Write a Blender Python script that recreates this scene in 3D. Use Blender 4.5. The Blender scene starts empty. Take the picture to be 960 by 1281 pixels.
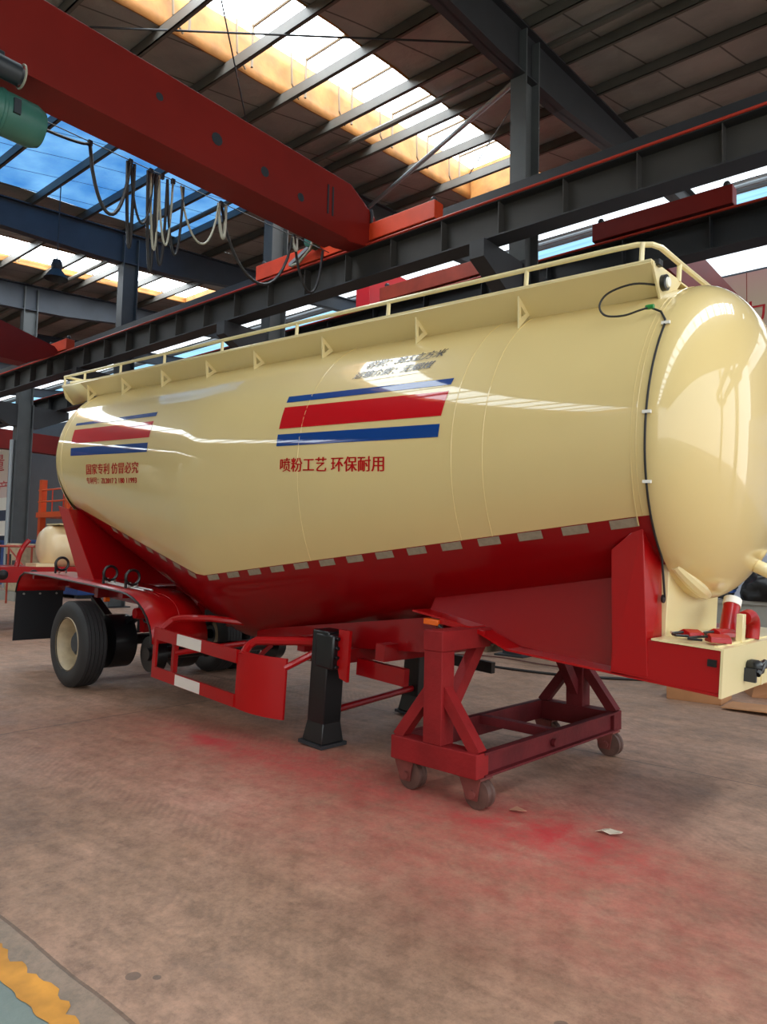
import bpy, bmesh, math, random
from mathutils import Vector, Matrix, noise
random.seed(4)
PI = math.pi
SC = bpy.context.scene
COL = SC.collection

# ------------------------------------------------------------------ camera, sky, light, exposure
CAM_H = 1.63
PITCH, ROLL = math.radians(3.67883), math.radians(1.25538)
YAW_T = math.radians(46.76991)          # heading of the trailer against the camera
YAW_B = math.radians(49.68458)          # heading of the hall
TILT = math.radians(3.36199)            # trailer stands nose down
AB = YAW_B - YAW_T
def heading(p):                         # camera-heading axes -> world
    X = Vector((math.sin(YAW_T), -math.cos(YAW_T), 0)); Y = Vector((math.cos(YAW_T), math.sin(YAW_T), 0))
    return Vector((X.dot(p), Y.dot(p), p.z))
fw = Vector((0, math.cos(PITCH), math.sin(PITCH))); rt = Vector((1, 0, 0)); up = rt.cross(fw)
cr, sr = math.cos(ROLL), math.sin(ROLL)
r2, u2 = heading(cr*rt + sr*up), heading(-sr*rt + cr*up); fw = heading(fw)
cam_d = bpy.data.cameras.new('camera'); cam = bpy.data.objects.new('camera', cam_d); COL.objects.link(cam)
m = Matrix((r2, u2, -fw)).transposed().to_4x4(); m.translation = Vector((0, 0, CAM_H)); cam.matrix_world = m
cam_d.sensor_fit = 'VERTICAL'; cam_d.sensor_height = 36; cam_d.lens = 900.236/1281*36; cam_d.clip_end = 400
SC.camera = cam

SKY = 3.0
SKYLIGHT = 10.5
w = bpy.data.worlds.new('sky'); SC.world = w; w.use_nodes = True
wn = w.node_tree; bg = wn.nodes['Background']
tc = wn.nodes.new('ShaderNodeTexCoord'); sep = wn.nodes.new('ShaderNodeSeparateXYZ'); rmp = wn.nodes.new('ShaderNodeValToRGB')
wn.links.new(tc.outputs['Generated'], sep.inputs[0]); wn.links.new(sep.outputs['Z'], rmp.inputs[0]); wn.links.new(rmp.outputs[0], bg.inputs['Color'])
rmp.color_ramp.elements[0].position = 0.0; rmp.color_ramp.elements[0].color = (.95, .93, .88, 1)
rmp.color_ramp.elements[1].position = .5; rmp.color_ramp.elements[1].color = (.75, .88, 1, 1)
bg.inputs['Strength'].default_value = SKY
SC.view_settings.view_transform = 'Standard'; SC.view_settings.look = 'None'
SC.view_settings.exposure = 0.2; SC.view_settings.gamma = 1.0; SC.view_settings.use_curve_mapping = False
SC.cycles.max_bounces = 8; SC.cycles.diffuse_bounces = 4; SC.cycles.glossy_bounces = 4
SC.cycles.sample_clamp_indirect = 6.0
SC.cycles.caustics_reflective = False; SC.cycles.caustics_refractive = False

# ------------------------------------------------------------------ materials
def s2l(c): return c/12.92 if c <= .04045 else ((c+.055)/1.055)**2.4
def rgb(r, g, b): return (s2l(r/255), s2l(g/255), s2l(b/255), 1)
def mat(name, col, rough=.5, metal=0, coat=0, vary=0, scale=3, emit=0, spec=.5, bump=0, bscale=40):
    mt = bpy.data.materials.new(name); mt.use_nodes = True; nt = mt.node_tree; b = nt.nodes['Principled BSDF']
    b.inputs['Base Color'].default_value = col; b.inputs['Roughness'].default_value = rough; b.inputs['Metallic'].default_value = metal
    b.inputs['Coat Weight'].default_value = coat; b.inputs['Coat Roughness'].default_value = .04; b.inputs['Specular IOR Level'].default_value = spec
    if emit: b.inputs['Emission Color'].default_value = col; b.inputs['Emission Strength'].default_value = emit
    tcn = nt.nodes.new('ShaderNodeTexCoord')
    if vary:
        n = nt.nodes.new('ShaderNodeTexNoise'); n.inputs['Scale'].default_value = scale; n.inputs['Detail'].default_value = 5
        cr_ = nt.nodes.new('ShaderNodeValToRGB'); e = cr_.color_ramp.elements
        e[0].position, e[1].position = .3, .7
        e[0].color = tuple(c*(1-vary) for c in col[:3])+(1,); e[1].color = tuple(min(1, c*(1+vary*.6)) for c in col[:3])+(1,)
        nt.links.new(tcn.outputs['Object'], n.inputs['Vector']); nt.links.new(n.outputs['Fac'], cr_.inputs[0]); nt.links.new(cr_.outputs[0], b.inputs['Base Color'])
        if emit: nt.links.new(cr_.outputs[0], b.inputs['Emission Color'])
    if bump:
        n2 = nt.nodes.new('ShaderNodeTexNoise'); n2.inputs['Scale'].default_value = bscale; n2.inputs['Detail'].default_value = 4
        bp = nt.nodes.new('ShaderNodeBump'); bp.inputs['Strength'].default_value = bump; bp.inputs['Distance'].default_value = .02
        nt.links.new(tcn.outputs['Object'], n2.inputs['Vector']); nt.links.new(n2.outputs['Fac'], bp.inputs['Height']); nt.links.new(bp.outputs[0], b.inputs['Normal'])
    return mt
M = {}
M['cream'] = mat('cream_paint', rgb(219, 194, 134), .35, coat=.9, spec=.15, vary=.03, scale=1.2)
M['cream_part'] = mat('cream_part_paint', rgb(230, 213, 162), .3, coat=.3)
M['red'] = mat('red_paint', rgb(138, 4, 11), .3, coat=.35, vary=.04, scale=1.5, spec=.3)
M['red_bright'] = mat('red_bright_paint', rgb(160, 7, 11), .35, coat=.2, spec=.3)
M['stripe_red'] = mat('decal_red', rgb(190, 8, 20), .35, coat=.9, spec=.05)
M['stripe_blue'] = mat('decal_blue', rgb(16, 62, 132), .35, coat=.9, spec=.05)
M['ink'] = mat('decal_ink', rgb(70, 62, 52), .25)
M['letter_red'] = mat('letter_red', rgb(182, 20, 22), .3, spec=.1)
M['tape'] = mat('reflective_tape_grey', rgb(150, 142, 122), .35, vary=.15, scale=30)
M['white_tape'] = mat('reflective_tape_white', rgb(222, 214, 205), .4)
M['black'] = mat('black_paint', rgb(18, 18, 20), .3)
M['rubber'] = mat('tyre_rubber', rgb(38, 37, 38), .62, vary=.2, scale=6)
M['flap'] = mat('black_rubber_sheet', rgb(14, 18, 24), .55)
M['wire'] = mat('black_cable', rgb(28, 26, 26), .5)
M['wire_grey'] = mat('grey_cable', rgb(165, 165, 150), .5)
M['rim'] = mat('primer_tan', rgb(176, 158, 128), .45, vary=.2, scale=8)
M['orange_lens'] = mat('orange_lens', rgb(226, 98, 22), .25)
M['white'] = mat('white_plastic', rgb(232, 228, 218), .4)
M['chrome'] = mat('bare_metal', rgb(190, 188, 182), .3, metal=.8)
M['cart'] = mat('cart_paint', rgb(100, 30, 34), .6, spec=.25, vary=.28, scale=5, bump=.15, bscale=30)
M['cart_top'] = mat('cart_fresh_paint', rgb(136, 28, 30), .6, spec=.25, vary=.18, scale=5, bump=.15, bscale=40)
M['caster'] = mat('caster_iron', rgb(118, 58, 52), .55, vary=.3, scale=12)
M['caster_wheel'] = mat('caster_wheel_iron', rgb(92, 66, 58), .5, vary=.3, scale=12)
M['steel_dark'] = mat('dark_grey_steel', rgb(44, 46, 50), .55, vary=.18, scale=2)
M['steel_blue'] = mat('blue_grey_steel', rgb(52, 60, 72), .5, vary=.15, scale=2)
M['steel_col'] = mat('grey_column_paint', rgb(84, 88, 90), .5, vary=.15, scale=2)
M['beam'] = mat('runway_beam_paint', rgb(54, 52, 50), .55, vary=.22, scale=1.2)
M['rail_rust'] = mat('rusty_rail', rgb(118, 66, 50), .6, vary=.25, scale=3)
M['conductor'] = mat('red_conductor', rgb(176, 48, 30), .45)
M['crane'] = mat('crane_red', rgb(126, 28, 22), .5, vary=.12, scale=1.0, spec=.3)
M['crane_orange'] = mat('crane_orange', rgb(222, 72, 36), .45, vary=.12, scale=3)
M['crane_pink'] = mat('crane_bright_red', rgb(226, 44, 52), .4)
M['rust_orange'] = mat('rusty_orange', rgb(170, 62, 40), .55, vary=.2, scale=3)
M['hoist'] = mat('hoist_green', rgb(58, 112, 102), .4, vary=.1, scale=3)
M['hoist_dark'] = mat('hoist_dark', rgb(44, 52, 60), .45)
M['purlin'] = mat('purlin_paint', rgb(92, 88, 82), .5, vary=.15, scale=2)
M['purlin_light'] = mat('purlin_galvanized', rgb(176, 170, 158), .5)
M['truss'] = mat('rusty_truss', rgb(120, 102, 78), .6)
M['galv'] = mat('galvanized', rgb(150, 158, 164), .45, metal=.2)
M['curb'] = mat('yellow_insulation', rgb(166, 112, 52), .7, vary=.35, scale=2.5, bump=.3, bscale=6)
M['wall'] = mat('wall_sheet', rgb(96, 92, 94), .6, vary=.06, scale=1)
M['wall_end'] = mat('end_wall_sheet', rgb(96, 98, 106), .6, vary=.1, scale=.5)
M['conc'] = mat('parapet_concrete', rgb(150, 150, 142), .7, vary=.1, scale=3)
M['card'] = mat('cardboard', rgb(178, 126, 84), .7, vary=.12, scale=5)
M['plastic_bag'] = mat('clear_plastic', rgb(206, 202, 196), .25, vary=.1, scale=8)
M['blue'] = mat('blue_container', rgb(34, 72, 140), .5, vary=.1, scale=2)
M['blue_dark'] = mat('blue_dark_machine', rgb(44, 56, 78), .5, vary=.2, scale=2)
M['orange'] = mat('orange_frame', rgb(232, 92, 36), .45)
M['paper'] = mat('scrap_paper', rgb(206, 192, 172), .7, vary=.1, scale=20)
M['pallet'] = mat('pallet_wood', rgb(128, 106, 84), .8, vary=.25, scale=6)
M['peach'] = mat('primed_tank', rgb(240, 214, 170), .3, coat=.3, vary=.08, scale=1.5)
def emis(name, col, st, tex=0):
    mt = bpy.data.materials.new(name); mt.use_nodes = True; nt = mt.node_tree; nt.nodes.clear()
    e = nt.nodes.new('ShaderNodeEmission'); o = nt.nodes.new('ShaderNodeOutputMaterial'); e.inputs[0].default_value = col; e.inputs[1].default_value = st
    nt.links.new(e.outputs[0], o.inputs[0])
    if tex:
        t = nt.nodes.new('ShaderNodeTexCoord'); mp = nt.nodes.new('ShaderNodeMapping'); mp.inputs['Scale'].default_value = (.35, 5, 1)
        n = nt.nodes.new('ShaderNodeTexNoise'); n.inputs['Scale'].default_value = 1.2; n.inputs['Detail'].default_value = 3
        r = nt.nodes.new('ShaderNodeValToRGB'); r.color_ramp.elements[0].position = .32; r.color_ramp.elements[1].position = .62
        r.color_ramp.elements[0].color = tuple(c*(1-tex) for c in col[:3])+(1,); r.color_ramp.elements[1].color = col
        nt.links.new(t.outputs['Object'], mp.inputs[0]); nt.links.new(mp.outputs[0], n.inputs[0]); nt.links.new(n.outputs['Fac'], r.inputs[0]); nt.links.new(r.outputs[0], e.inputs[0])
    return mt
M['skylight'] = emis('daylight_panel', (.86, .95, 1, 1), SKYLIGHT, .35)
M['skyblue'] = emis('blue_daylight_panel', rgb(150, 205, 240), 1.5, .3)
M['skywhite'] = emis('far_daylight_panel', rgb(222, 232, 238), 2.2, .25)

def foil(name, c0, c1, emit=0):
    mt = bpy.data.materials.new(name); mt.use_nodes = True; nt = mt.node_tree; b = nt.nodes['Principled BSDF']; L = nt.links.new
    t = nt.nodes.new('ShaderNodeTexCoord'); n = nt.nodes.new('ShaderNodeTexNoise'); n.inputs['Scale'].default_value = .8; n.inputs['Detail'].default_value = 6
    r = nt.nodes.new('ShaderNodeValToRGB'); r.color_ramp.elements[0].position = .3; r.color_ramp.elements[1].position = .7
    r.color_ramp.elements[0].color = c0; r.color_ramp.elements[1].color = c1
    L(t.outputs['Object'], n.inputs[0]); L(n.outputs['Fac'], r.inputs[0])
    # overlapping sheet joints run across the purlins
    mp = nt.nodes.new('ShaderNodeMapping'); mp.inputs['Rotation'].default_value = (0, 0, .22); L(t.outputs['Object'], mp.inputs[0])
    wv = nt.nodes.new('ShaderNodeTexWave'); wv.wave_type = 'BANDS'; wv.bands_direction = 'X'; wv.inputs['Scale'].default_value = .27; wv.inputs['Distortion'].default_value = 1.0; wv.inputs['Detail'].default_value = 1
    L(mp.outputs[0], wv.inputs[0])
    lr = nt.nodes.new('ShaderNodeValToRGB'); lr.color_ramp.elements[0].position = 0.0; lr.color_ramp.elements[0].color = (.2, .2, .2, 1); lr.color_ramp.elements[1].position = .004; lr.color_ramp.elements[1].color = (1, 1, 1, 1)
    L(wv.outputs['Fac'], lr.inputs[0])
    mx = nt.nodes.new('ShaderNodeMix'); mx.data_type = 'RGBA'; mx.blend_type = 'MULTIPLY'; mx.inputs['Factor'].default_value = 1
    L(r.outputs[0], mx.inputs['A']); L(lr.outputs[0], mx.inputs['B']); L(mx.outputs['Result'], b.inputs['Base Color'])
    b.inputs['Roughness'].default_value = .5
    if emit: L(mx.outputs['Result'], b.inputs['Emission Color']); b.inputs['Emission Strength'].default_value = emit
    n2 = nt.nodes.new('ShaderNodeTexNoise'); n2.inputs['Scale'].default_value = 2.5; n2.inputs['Detail'].default_value = 5
    bp = nt.nodes.new('ShaderNodeBump'); bp.inputs['Strength'].default_value = .5; bp.inputs['Distance'].default_value = .12
    L(t.outputs['Object'], n2.inputs[0]); L(n2.outputs['Fac'], bp.inputs['Height']); L(bp.outputs[0], b.inputs['Normal'])
    return mt
M['foil'] = foil('roof_insulation', rgb(140, 138, 134), rgb(168, 164, 158))
M['foil_blue_glow'] = foil('blue_glow_roof_sheet', rgb(60, 128, 200), rgb(120, 184, 238), 1.0)  # blue daylight glow put into the colour and emission
M['foil_far'] = foil('far_roof_insulation', rgb(150, 150, 150), rgb(196, 194, 190))

def floor_mat():
    mt = bpy.data.materials.new('shop_floor'); mt.use_nodes = True; nt = mt.node_tree; b = nt.nodes['Principled BSDF']; L = nt.links.new; N = nt.nodes.new
    t = N('ShaderNodeTexCoord')
    def noise_(sc, det=6, vec=None, rough=.6):
        n = N('ShaderNodeTexNoise'); n.inputs['Scale'].default_value = sc; n.inputs['Detail'].default_value = det; n.inputs['Roughness'].default_value = rough
        L(vec or t.outputs['Object'], n.inputs[0]); return n.outputs['Fac']
    def ramp(f, *st):
        r = N('ShaderNodeValToRGB'); e = r.color_ramp.elements
        while len(e) < len(st): e.new(.5)
        for k, (p, c) in enumerate(st): e[k].position = p; e[k].color = c
        L(f, r.inputs[0]); return r.outputs[0]
    def mix(f, a, c, mode='MIX'):
        x = N('ShaderNodeMix'); x.data_type = 'RGBA'; x.blend_type = mode
        if isinstance(f, float): x.inputs['Factor'].default_value = f
        else: L(f, x.inputs['Factor'])
        for s, v in (('A', a), ('B', c)):
            if isinstance(v, tuple): x.inputs[s].default_value = v
            else: L(v, x.inputs[s])
        return x.outputs['Result']
    def mth(op, a, c=None, clamp=False):
        x = N('ShaderNodeMath'); x.operation = op; x.use_clamp = clamp
        for k, v in enumerate((a, c)):
            if v is None: continue
            if isinstance(v, (int, float)): x.inputs[k].default_value = v
            else: L(v, x.inputs[k])
        return x.outputs[0]
    base = ramp(noise_(.55, 8), (.28, rgb(134, 104, 84)), (.48, rgb(170, 134, 110)), (.62, rgb(186, 147, 124)), (.78, rgb(216, 172, 150)))
    fine = ramp(noise_(9, 8, rough=.75), (.3, (.6, .6, .6, 1)), (.55, (1.0, 1.0, 1.0, 1)), (.75, (1.15, 1.12, 1.1, 1)))
    col = mix(1.0, base, fine, 'MULTIPLY')
    # tyre-track streaks
    mp = N('ShaderNodeMapping'); mp.inputs['Scale'].default_value = (.5, 6, 1); mp.inputs['Rotation'].default_value = (0, 0, .25); L(t.outputs['Object'], mp.inputs[0])
    st = ramp(noise_(1.6, 5, mp.outputs[0]), (.4, (.8, .8, .8, 1)), (.62, (1, 1, 1, 1)))
    col = mix(.7, col, st, 'MULTIPLY')
    grit = ramp(noise_(38, 6, rough=.8), (.3, (.7, .7, .7, 1)), (.5, (1, 1, 1, 1)), (.72, (1.18, 1.16, 1.14, 1)))
    col = mix(.8, col, grit, 'MULTIPLY')
    blot = ramp(noise_(4.2, 8, rough=.8), (.36, (.66, .64, .62, 1)), (.5, (1, 1, 1, 1)), (.66, (1.16, 1.12, 1.1, 1)))
    col = mix(.75, col, blot, 'MULTIPLY')
    # herringbone tyre prints in curved lanes
    wv = N('ShaderNodeTexWave'); wv.bands_direction = 'DIAGONAL'; wv.inputs['Scale'].default_value = 9; wv.inputs['Distortion'].default_value = 3; wv.inputs['Detail'].default_value = 2; L(t.outputs['Object'], wv.inputs[0])
    mp2 = N('ShaderNodeMapping'); mp2.inputs['Scale'].default_value = (.18, 1.6, 1); mp2.inputs['Rotation'].default_value = (0, 0, -.35); L(t.outputs['Object'], mp2.inputs[0])
    lanem = ramp(noise_(1.3, 3, mp2.outputs[0]), (.5, (0, 0, 0, 1)), (.6, (.5, .5, .5, 1)))
    col = mix(mth('MULTIPLY', lanem, mth('MULTIPLY', wv.outputs['Fac'], noise_(2, 4))), col, rgb(96, 78, 66))
    # dark grease patches
    col = mix(ramp(noise_(.9, 5, rough=.7), (.62, (0, 0, 0, 1)), (.74, (.5, .5, .5, 1))), col, rgb(92, 82, 76))
    # red overspray from painting jobs
    sp = N('ShaderNodeSeparateXYZ'); L(t.outputs['Object'], sp.inputs[0])
    tot = None
    for (cx, cy, rx, ry, a) in ((-4.9, 4.0, 1.5, .4, .42), (-5.3, 3.95, .25, .12, .5), (-2.0, 4.05, .8, .36, .42), (-2.1, 4.4, .5, .8, .2), (-3.6, 4.1, 1.6, .6, .3), (-1.2, 3.4, 1.8, .7, .2), (-2.9, 3.2, 1.6, .5, .15), (-5.5, 3.2, 2, .8, .12)):
        dx = mth('DIVIDE', mth('SUBTRACT', sp.outputs['X'], cx), rx); dy = mth('DIVIDE', mth('SUBTRACT', sp.outputs['Y'], cy), ry)
        d = mth('ADD', mth('MULTIPLY', dx, dx), mth('MULTIPLY', dy, dy))
        g = mth('MULTIPLY', mth('POWER', 2.718, mth('MULTIPLY', d, -1.0)), a)
        tot = g if tot is None else mth('ADD', tot, g)
    nz = mth('MULTIPLY', ramp(noise_(5, 8, rough=.8), (.3, (.15, .15, .15, 1)), (.7, (1, 1, 1, 1))), 1.7)
    col = mix(mth('MULTIPLY', tot, nz, True), col, rgb(196, 66, 66))
    for (cx, cy, rr) in ((-2.575, 1.6, .028), (-2.50, 1.66, .016), (-1.05, 2.53, .05), (-1.2, 2.45, .03)):
        dx = mth('SUBTRACT', sp.outputs['X'], cx); dy = mth('SUBTRACT', sp.outputs['Y'], cy)
        d = mth('SQRT', mth('ADD', mth('MULTIPLY', dx, dx), mth('MULTIPLY', dy, dy)))
        col = mix(mth('MULTIPLY', mth('LESS_THAN', mth('ADD', d, mth('MULTIPLY', mth('SUBTRACT', noise_(12, 4), .5), rr)), rr), .6), col, rgb(74, 66, 62))
    # painted walkway lane along the near edge, slab joints
    lane = ramp(mth('SUBTRACT', sp.outputs['Y'], -2.0), (0, (0, 0, 0, 1)), (1, (1, 1, 1, 1)))
    isl = mth('LESS_THAN', sp.outputs['Y'], 1.445)
    col = mix(mth('MULTIPLY', isl, .45), col, ramp(noise_(2.2, 7), (.3, rgb(112, 112, 100)), (.7, rgb(140, 138, 124))))
    isg = mth('LESS_THAN', sp.outputs['Y'], 1.255)
    col = mix(mth('MULTIPLY', isg, .85), col, ramp(noise_(2.5, 7), (.3, rgb(104, 124, 120)), (.7, rgb(128, 144, 138))))
    def joint(axis, pos, wd):
        d = mth('ABSOLUTE', mth('SUBTRACT', mth('ADD', sp.outputs[axis], mth('MULTIPLY', mth('SUBTRACT', noise_(3, 4), .5), wd*2.5)), pos)); return mth('LESS_THAN', d, wd)
    for ax, pos, wd in (('Y', 1.45, .008), ('X', -6.75, .012), ('X', 1.5, .008), ('X', -13, .014), ('Y', 6.01, .01), ('Y', 10.2, .02)):
        col = mix(mth('MULTIPLY', joint(ax, pos, wd), .6), col, rgb(70, 58, 50))
    L(col, b.inputs['Base Color'])
    L(ramp(noise_(2.2, 6), (.3, (.42, .42, .42, 1)), (.75, (.68, .68, .68, 1))), b.inputs['Roughness'])
    vo = N('ShaderNodeTexVoronoi'); vo.inputs['Scale'].default_value = 14; L(t.outputs['Object'], vo.inputs[0])
    bp = N('ShaderNodeBump'); bp.inputs['Strength'].default_value = .35; bp.inputs['Distance'].default_value = .012
    L(mth('ADD', noise_(22, 6, rough=.7), mth('MULTIPLY', vo.outputs['Distance'], .5)), bp.inputs['Height']); L(bp.outputs[0], b.inputs['Normal'])
    return mt
M['floor'] = floor_mat()

# ------------------------------------------------------------------ mesh helpers
def V3(p): return Vector(p)
def box(bm, x0, x1, y0, y1, z0, z1):
    v = [bm.verts.new((x, y, z)) for z in (z0, z1) for y in (y0, y1) for x in (x0, x1)]
    for f in ((0, 2, 3, 1), (4, 5, 7, 6), (0, 1, 5, 4), (2, 6, 7, 3), (0, 4, 6, 2), (1, 3, 7, 5)): bm.faces.new([v[i] for i in f])
def hexa(bm, lo, hi):
    n = len(lo); a = [bm.verts.new(p) for p in lo]; b = [bm.verts.new(p) for p in hi]
    bm.faces.new(a[::-1]); bm.faces.new(b)
    for i in range(n): bm.faces.new((a[i], a[(i+1) % n], b[(i+1) % n], b[i]))
def prism(bm, poly, axis, t0, t1):
    f = {'x': lambda a, b, t: (t, a, b), 'y': lambda a, b, t: (a, t, b), 'z': lambda a, b, t: (a, b, t)}[axis]
    hexa(bm, [f(a, b, t0) for a, b in poly], [f(a, b, t1) for a, b in poly])
def tube(bm, pts, r, n=10, caps=True, closed=False):
    pts = [Vector(p) for p in pts]; rings = []; prev = None; N = len(pts)
    rs = r if isinstance(r, (list, tuple)) else [r]*N
    for i, p in enumerate(pts):
        a = pts[i-1] if (i > 0 or closed) else p; c = pts[(i+1) % N] if (i < N-1 or closed) else p
        t = (c-a).normalized()
        if prev is None:
            ref = Vector((0, 0, 1)) if abs(t.z) < .9 else Vector((1, 0, 0)); nx = t.cross(ref).normalized()
        else:
            nx = (prev - t*prev.dot(t)).normalized()
        prev = nx; ny = t.cross(nx)
        rings.append([bm.verts.new(p + rs[i]*(math.cos(2*PI*k/n)*nx + math.sin(2*PI*k/n)*ny)) for k in range(n)])
    for i in range(N if closed else N-1):
        A, B = rings[i], rings[(i+1) % N]
        for k in range(n): bm.faces.new((A[k], A[(k+1) % n], B[(k+1) % n], B[k]))
    if caps and not closed: bm.faces.new(rings[0][::-1]); bm.faces.new(rings[-1])
def curve(pts, n=6):
    P = [Vector(p) for p in pts]; out = []
    for i in range(len(P)-1):
        p0, p1, p2, p3 = P[max(0, i-1)], P[i], P[i+1], P[min(len(P)-1, i+2)]
        for k in range(n):
            t = k/n; out.append(.5*((2*p1)+(-p0+p2)*t+(2*p0-5*p1+4*p2-p3)*t*t+(-p0+3*p1-3*p2+p3)*t**3))
    return out+[P[-1]]
def bar(bm, p, q, w, h, upv=(0, 0, 1)):
    p, q = Vector(p), Vector(q); t = (q-p).normalized(); u = Vector(upv); s = t.cross(u).normalized(); u = s.cross(t)
    o = [s*(-w/2)+u*(-h/2), s*(w/2)+u*(-h/2), s*(w/2)+u*(h/2), s*(-w/2)+u*(h/2)]
    hexa(bm, [p+k for k in o], [q+k for k in o])
def lathe(bm, prof, c, axis='y', n=48):
    c = Vector(c); rings = []
    for r, t in prof:
        ring = []
        for k in range(n):
            a = 2*PI*k/n
            off = {'y': Vector((r*math.cos(a), t, r*math.sin(a))), 'x': Vector((t, r*math.cos(a), r*math.sin(a))), 'z': Vector((r*math.cos(a), r*math.sin(a), t))}[axis]
            ring.append(bm.verts.new(c+off))
        rings.append(ring)
    for A, B in zip(rings, rings[1:]):
        for k in range(n): bm.faces.new((A[k], A[(k+1) % n], B[(k+1) % n], B[k]))
    return rings
def lathe_solid(bm, prof, c, axis='y', n=32):
    R = lathe(bm, prof, c, axis, n); bm.faces.new(R[0][::-1]); bm.faces.new(R[-1])
def grid(bm, P):
    vs = [[bm.verts.new(p) for p in row] for row in P]
    for i in range(len(vs)-1):
        for j in range(len(vs[0])-1): bm.faces.new((vs[i][j], vs[i][j+1], vs[i+1][j+1], vs[i+1][j]))
    return vs
def sheet(bm, pts, t):                                  # a polyline of (a,b,..) points given as quads rows, thickened later
    grid(bm, pts)
def arc(c, r, a0, a1, n, plane='xz'):
    out = []
    for k in range(n+1):
        a = a0+(a1-a0)*k/n; out.append((c[0]+r*math.cos(a), c[1]+r*math.sin(a)))
    return out
def finish(name, bm, m, parent=None, smooth=True, bevel=0, solid=0, frame=None, base=None, ang=35, **tags):
    bmesh.ops.recalc_face_normals(bm, faces=bm.faces)
    me = bpy.data.meshes.new(name)
    if base is not None: bmesh.ops.translate(bm, verts=bm.verts, vec=-Vector(base))
    bm.to_mesh(me); bm.free()
    me.materials.append(M[m] if isinstance(m, str) else m)
    if smooth:
        for p in me.polygons: p.use_smooth = True
        me.set_sharp_from_angle(angle=math.radians(ang))
    o = bpy.data.objects.new(name, me); COL.objects.link(o)
    if solid:
        md = o.modifiers.new('thickness', 'SOLIDIFY'); md.thickness = solid; md.offset = 0
    if bevel:
        md = o.modifiers.new('edge', 'BEVEL'); md.width = bevel; md.segments = 2; md.limit_method = 'ANGLE'; md.angle_limit = math.radians(50); md.harden_normals = False
    if parent: o.parent = parent
    b0 = Vector(base) if base is not None else Vector((0, 0, 0))
    if frame == 'b':
        o.location = Matrix.Rotation(AB, 3, 'Z') @ b0; o.rotation_euler = (0, 0, AB)
    elif base is not None: o.location = b0
    for k, v in tags.items(): o[k] = v
    return o
def thing(name, label, category, loc=(0, 0, 0), frame=None, group=None, kind=None):
    o = bpy.data.objects.new(name, None); COL.objects.link(o); o.empty_display_size = .2
    l = Vector(loc)
    if frame == 'b': l = Matrix.Rotation(AB, 3, 'Z') @ l; o.rotation_euler = (0, 0, AB)
    o.location = l; o['label'] = label; o['category'] = category
    if group: o['group'] = group
    if kind: o['kind'] = kind
    return o
def nb(): return bmesh.new()
def part(name, parent, m, fn, *a, loc=None, **k):       # one-call part: fn fills the bmesh in hall/thing coordinates
    bm = nb(); fn(bm, *a); kw = {x: k.pop(x) for x in list(k) if x in ('smooth', 'bevel', 'solid', 'ang', 'label', 'kind')}
    if loc is not None: bmesh.ops.translate(bm, verts=bm.verts, vec=-Vector(loc))
    return finish(name, bm, m, parent, **kw)
_fonts = {}
def glyphs(text, height, italic=0, bold=.0, wscale=1.0):
    cu = bpy.data.curves.new('lettering', 'FONT'); cu.body = text; cu.size = height; cu.shear = italic; cu.offset = bold; cu.resolution_u = 3; cu.space_character = 1.0
    o = bpy.data.objects.new('lettering_tmp', cu); COL.objects.link(o)
    dg = bpy.context.evaluated_depsgraph_get(); me = bpy.data.meshes.new_from_object(o.evaluated_get(dg))
    bm = nb(); bm.from_mesh(me); bpy.data.objects.remove(o); bpy.data.meshes.remove(me); bpy.data.curves.remove(cu)
    return bm
def fit(bm, x0, x1, y0, y1):
    xs = [v.co.x for v in bm.verts]; ys = [v.co.y for v in bm.verts]
    a, b, c, d = min(xs), max(xs), min(ys), max(ys)
    for v in bm.verts: v.co = Vector((x0+(v.co.x-a)/(b-a)*(x1-x0), y0+(v.co.y-c)/(d-c)*(y1-y0), 0))
    return bm

# ------------------------------------------------------------------ the hall (coordinates of the hall: x along it, y across, z up)
ROOF0, SLOPE, YC = 11.37, .085, 11.3
def rz(y): return ROOF0 + SLOPE*(y-YC)
FRAMES = [-6.37-6.84*k for k in range(-3, 11)]           # column rows along x
X0, X1, Y0, Y1 = -76.0, 15.0, -16.0, 24.4
SKY_X = [(-66.4, -64.1), (-52.8, -50.5), (-39.1, -36.9), (-25.5, -23.3), (-11.36, -9.04), (2.5, 4.8)]

bm = nb(); grid(bm, [[(X0-6, Y0-14, 0), (X1+16, Y0-14, 0)], [(X0-6, Y1+2, 0), (X1+16, Y1+2, 0)]]); finish('floor', bm, 'floor', frame='b', kind='structure', label='brown concrete shop floor with red paint overspray', category='floor')

# roof insulation: strips between the skylight bays, and far roof
def roof_strip(x0, x1, y0, y1, m, name='ceiling', lift=.25):
    bm = nb(); n = max(2, int((y1-y0)/1.46)); P = []
    for i in range(n+1):
        y = y0+(y1-y0)*i/n; row = []
        for j in range(int((x1-x0)/.8)+2):
            x = x0+(x1-x0)*j/(int((x1-x0)/.8)+1); row.append((x, y, rz(y)+lift+.03*noise.noise(Vector((x*.7, y*.7, 3)))))
        P.append(row)
    grid(bm, P); return finish(name, bm, m, frame='b', kind='structure', label='grey insulation blanket under the roof sheets' if m != 'foil_blue_glow' else 'blue roof sheet with added daylight glow beyond the red crane', category='ceiling', ang=80, group='roof sheets' if m != 'foil_blue_glow' else 'blue roof sheets')
YR = 18.2
edges = [X0] + [e for s in SKY_X for e in s] + [X1]
BX0, BX1, BY0, BY1 = -19.7, -14.9, 4.6, 12.75
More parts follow.
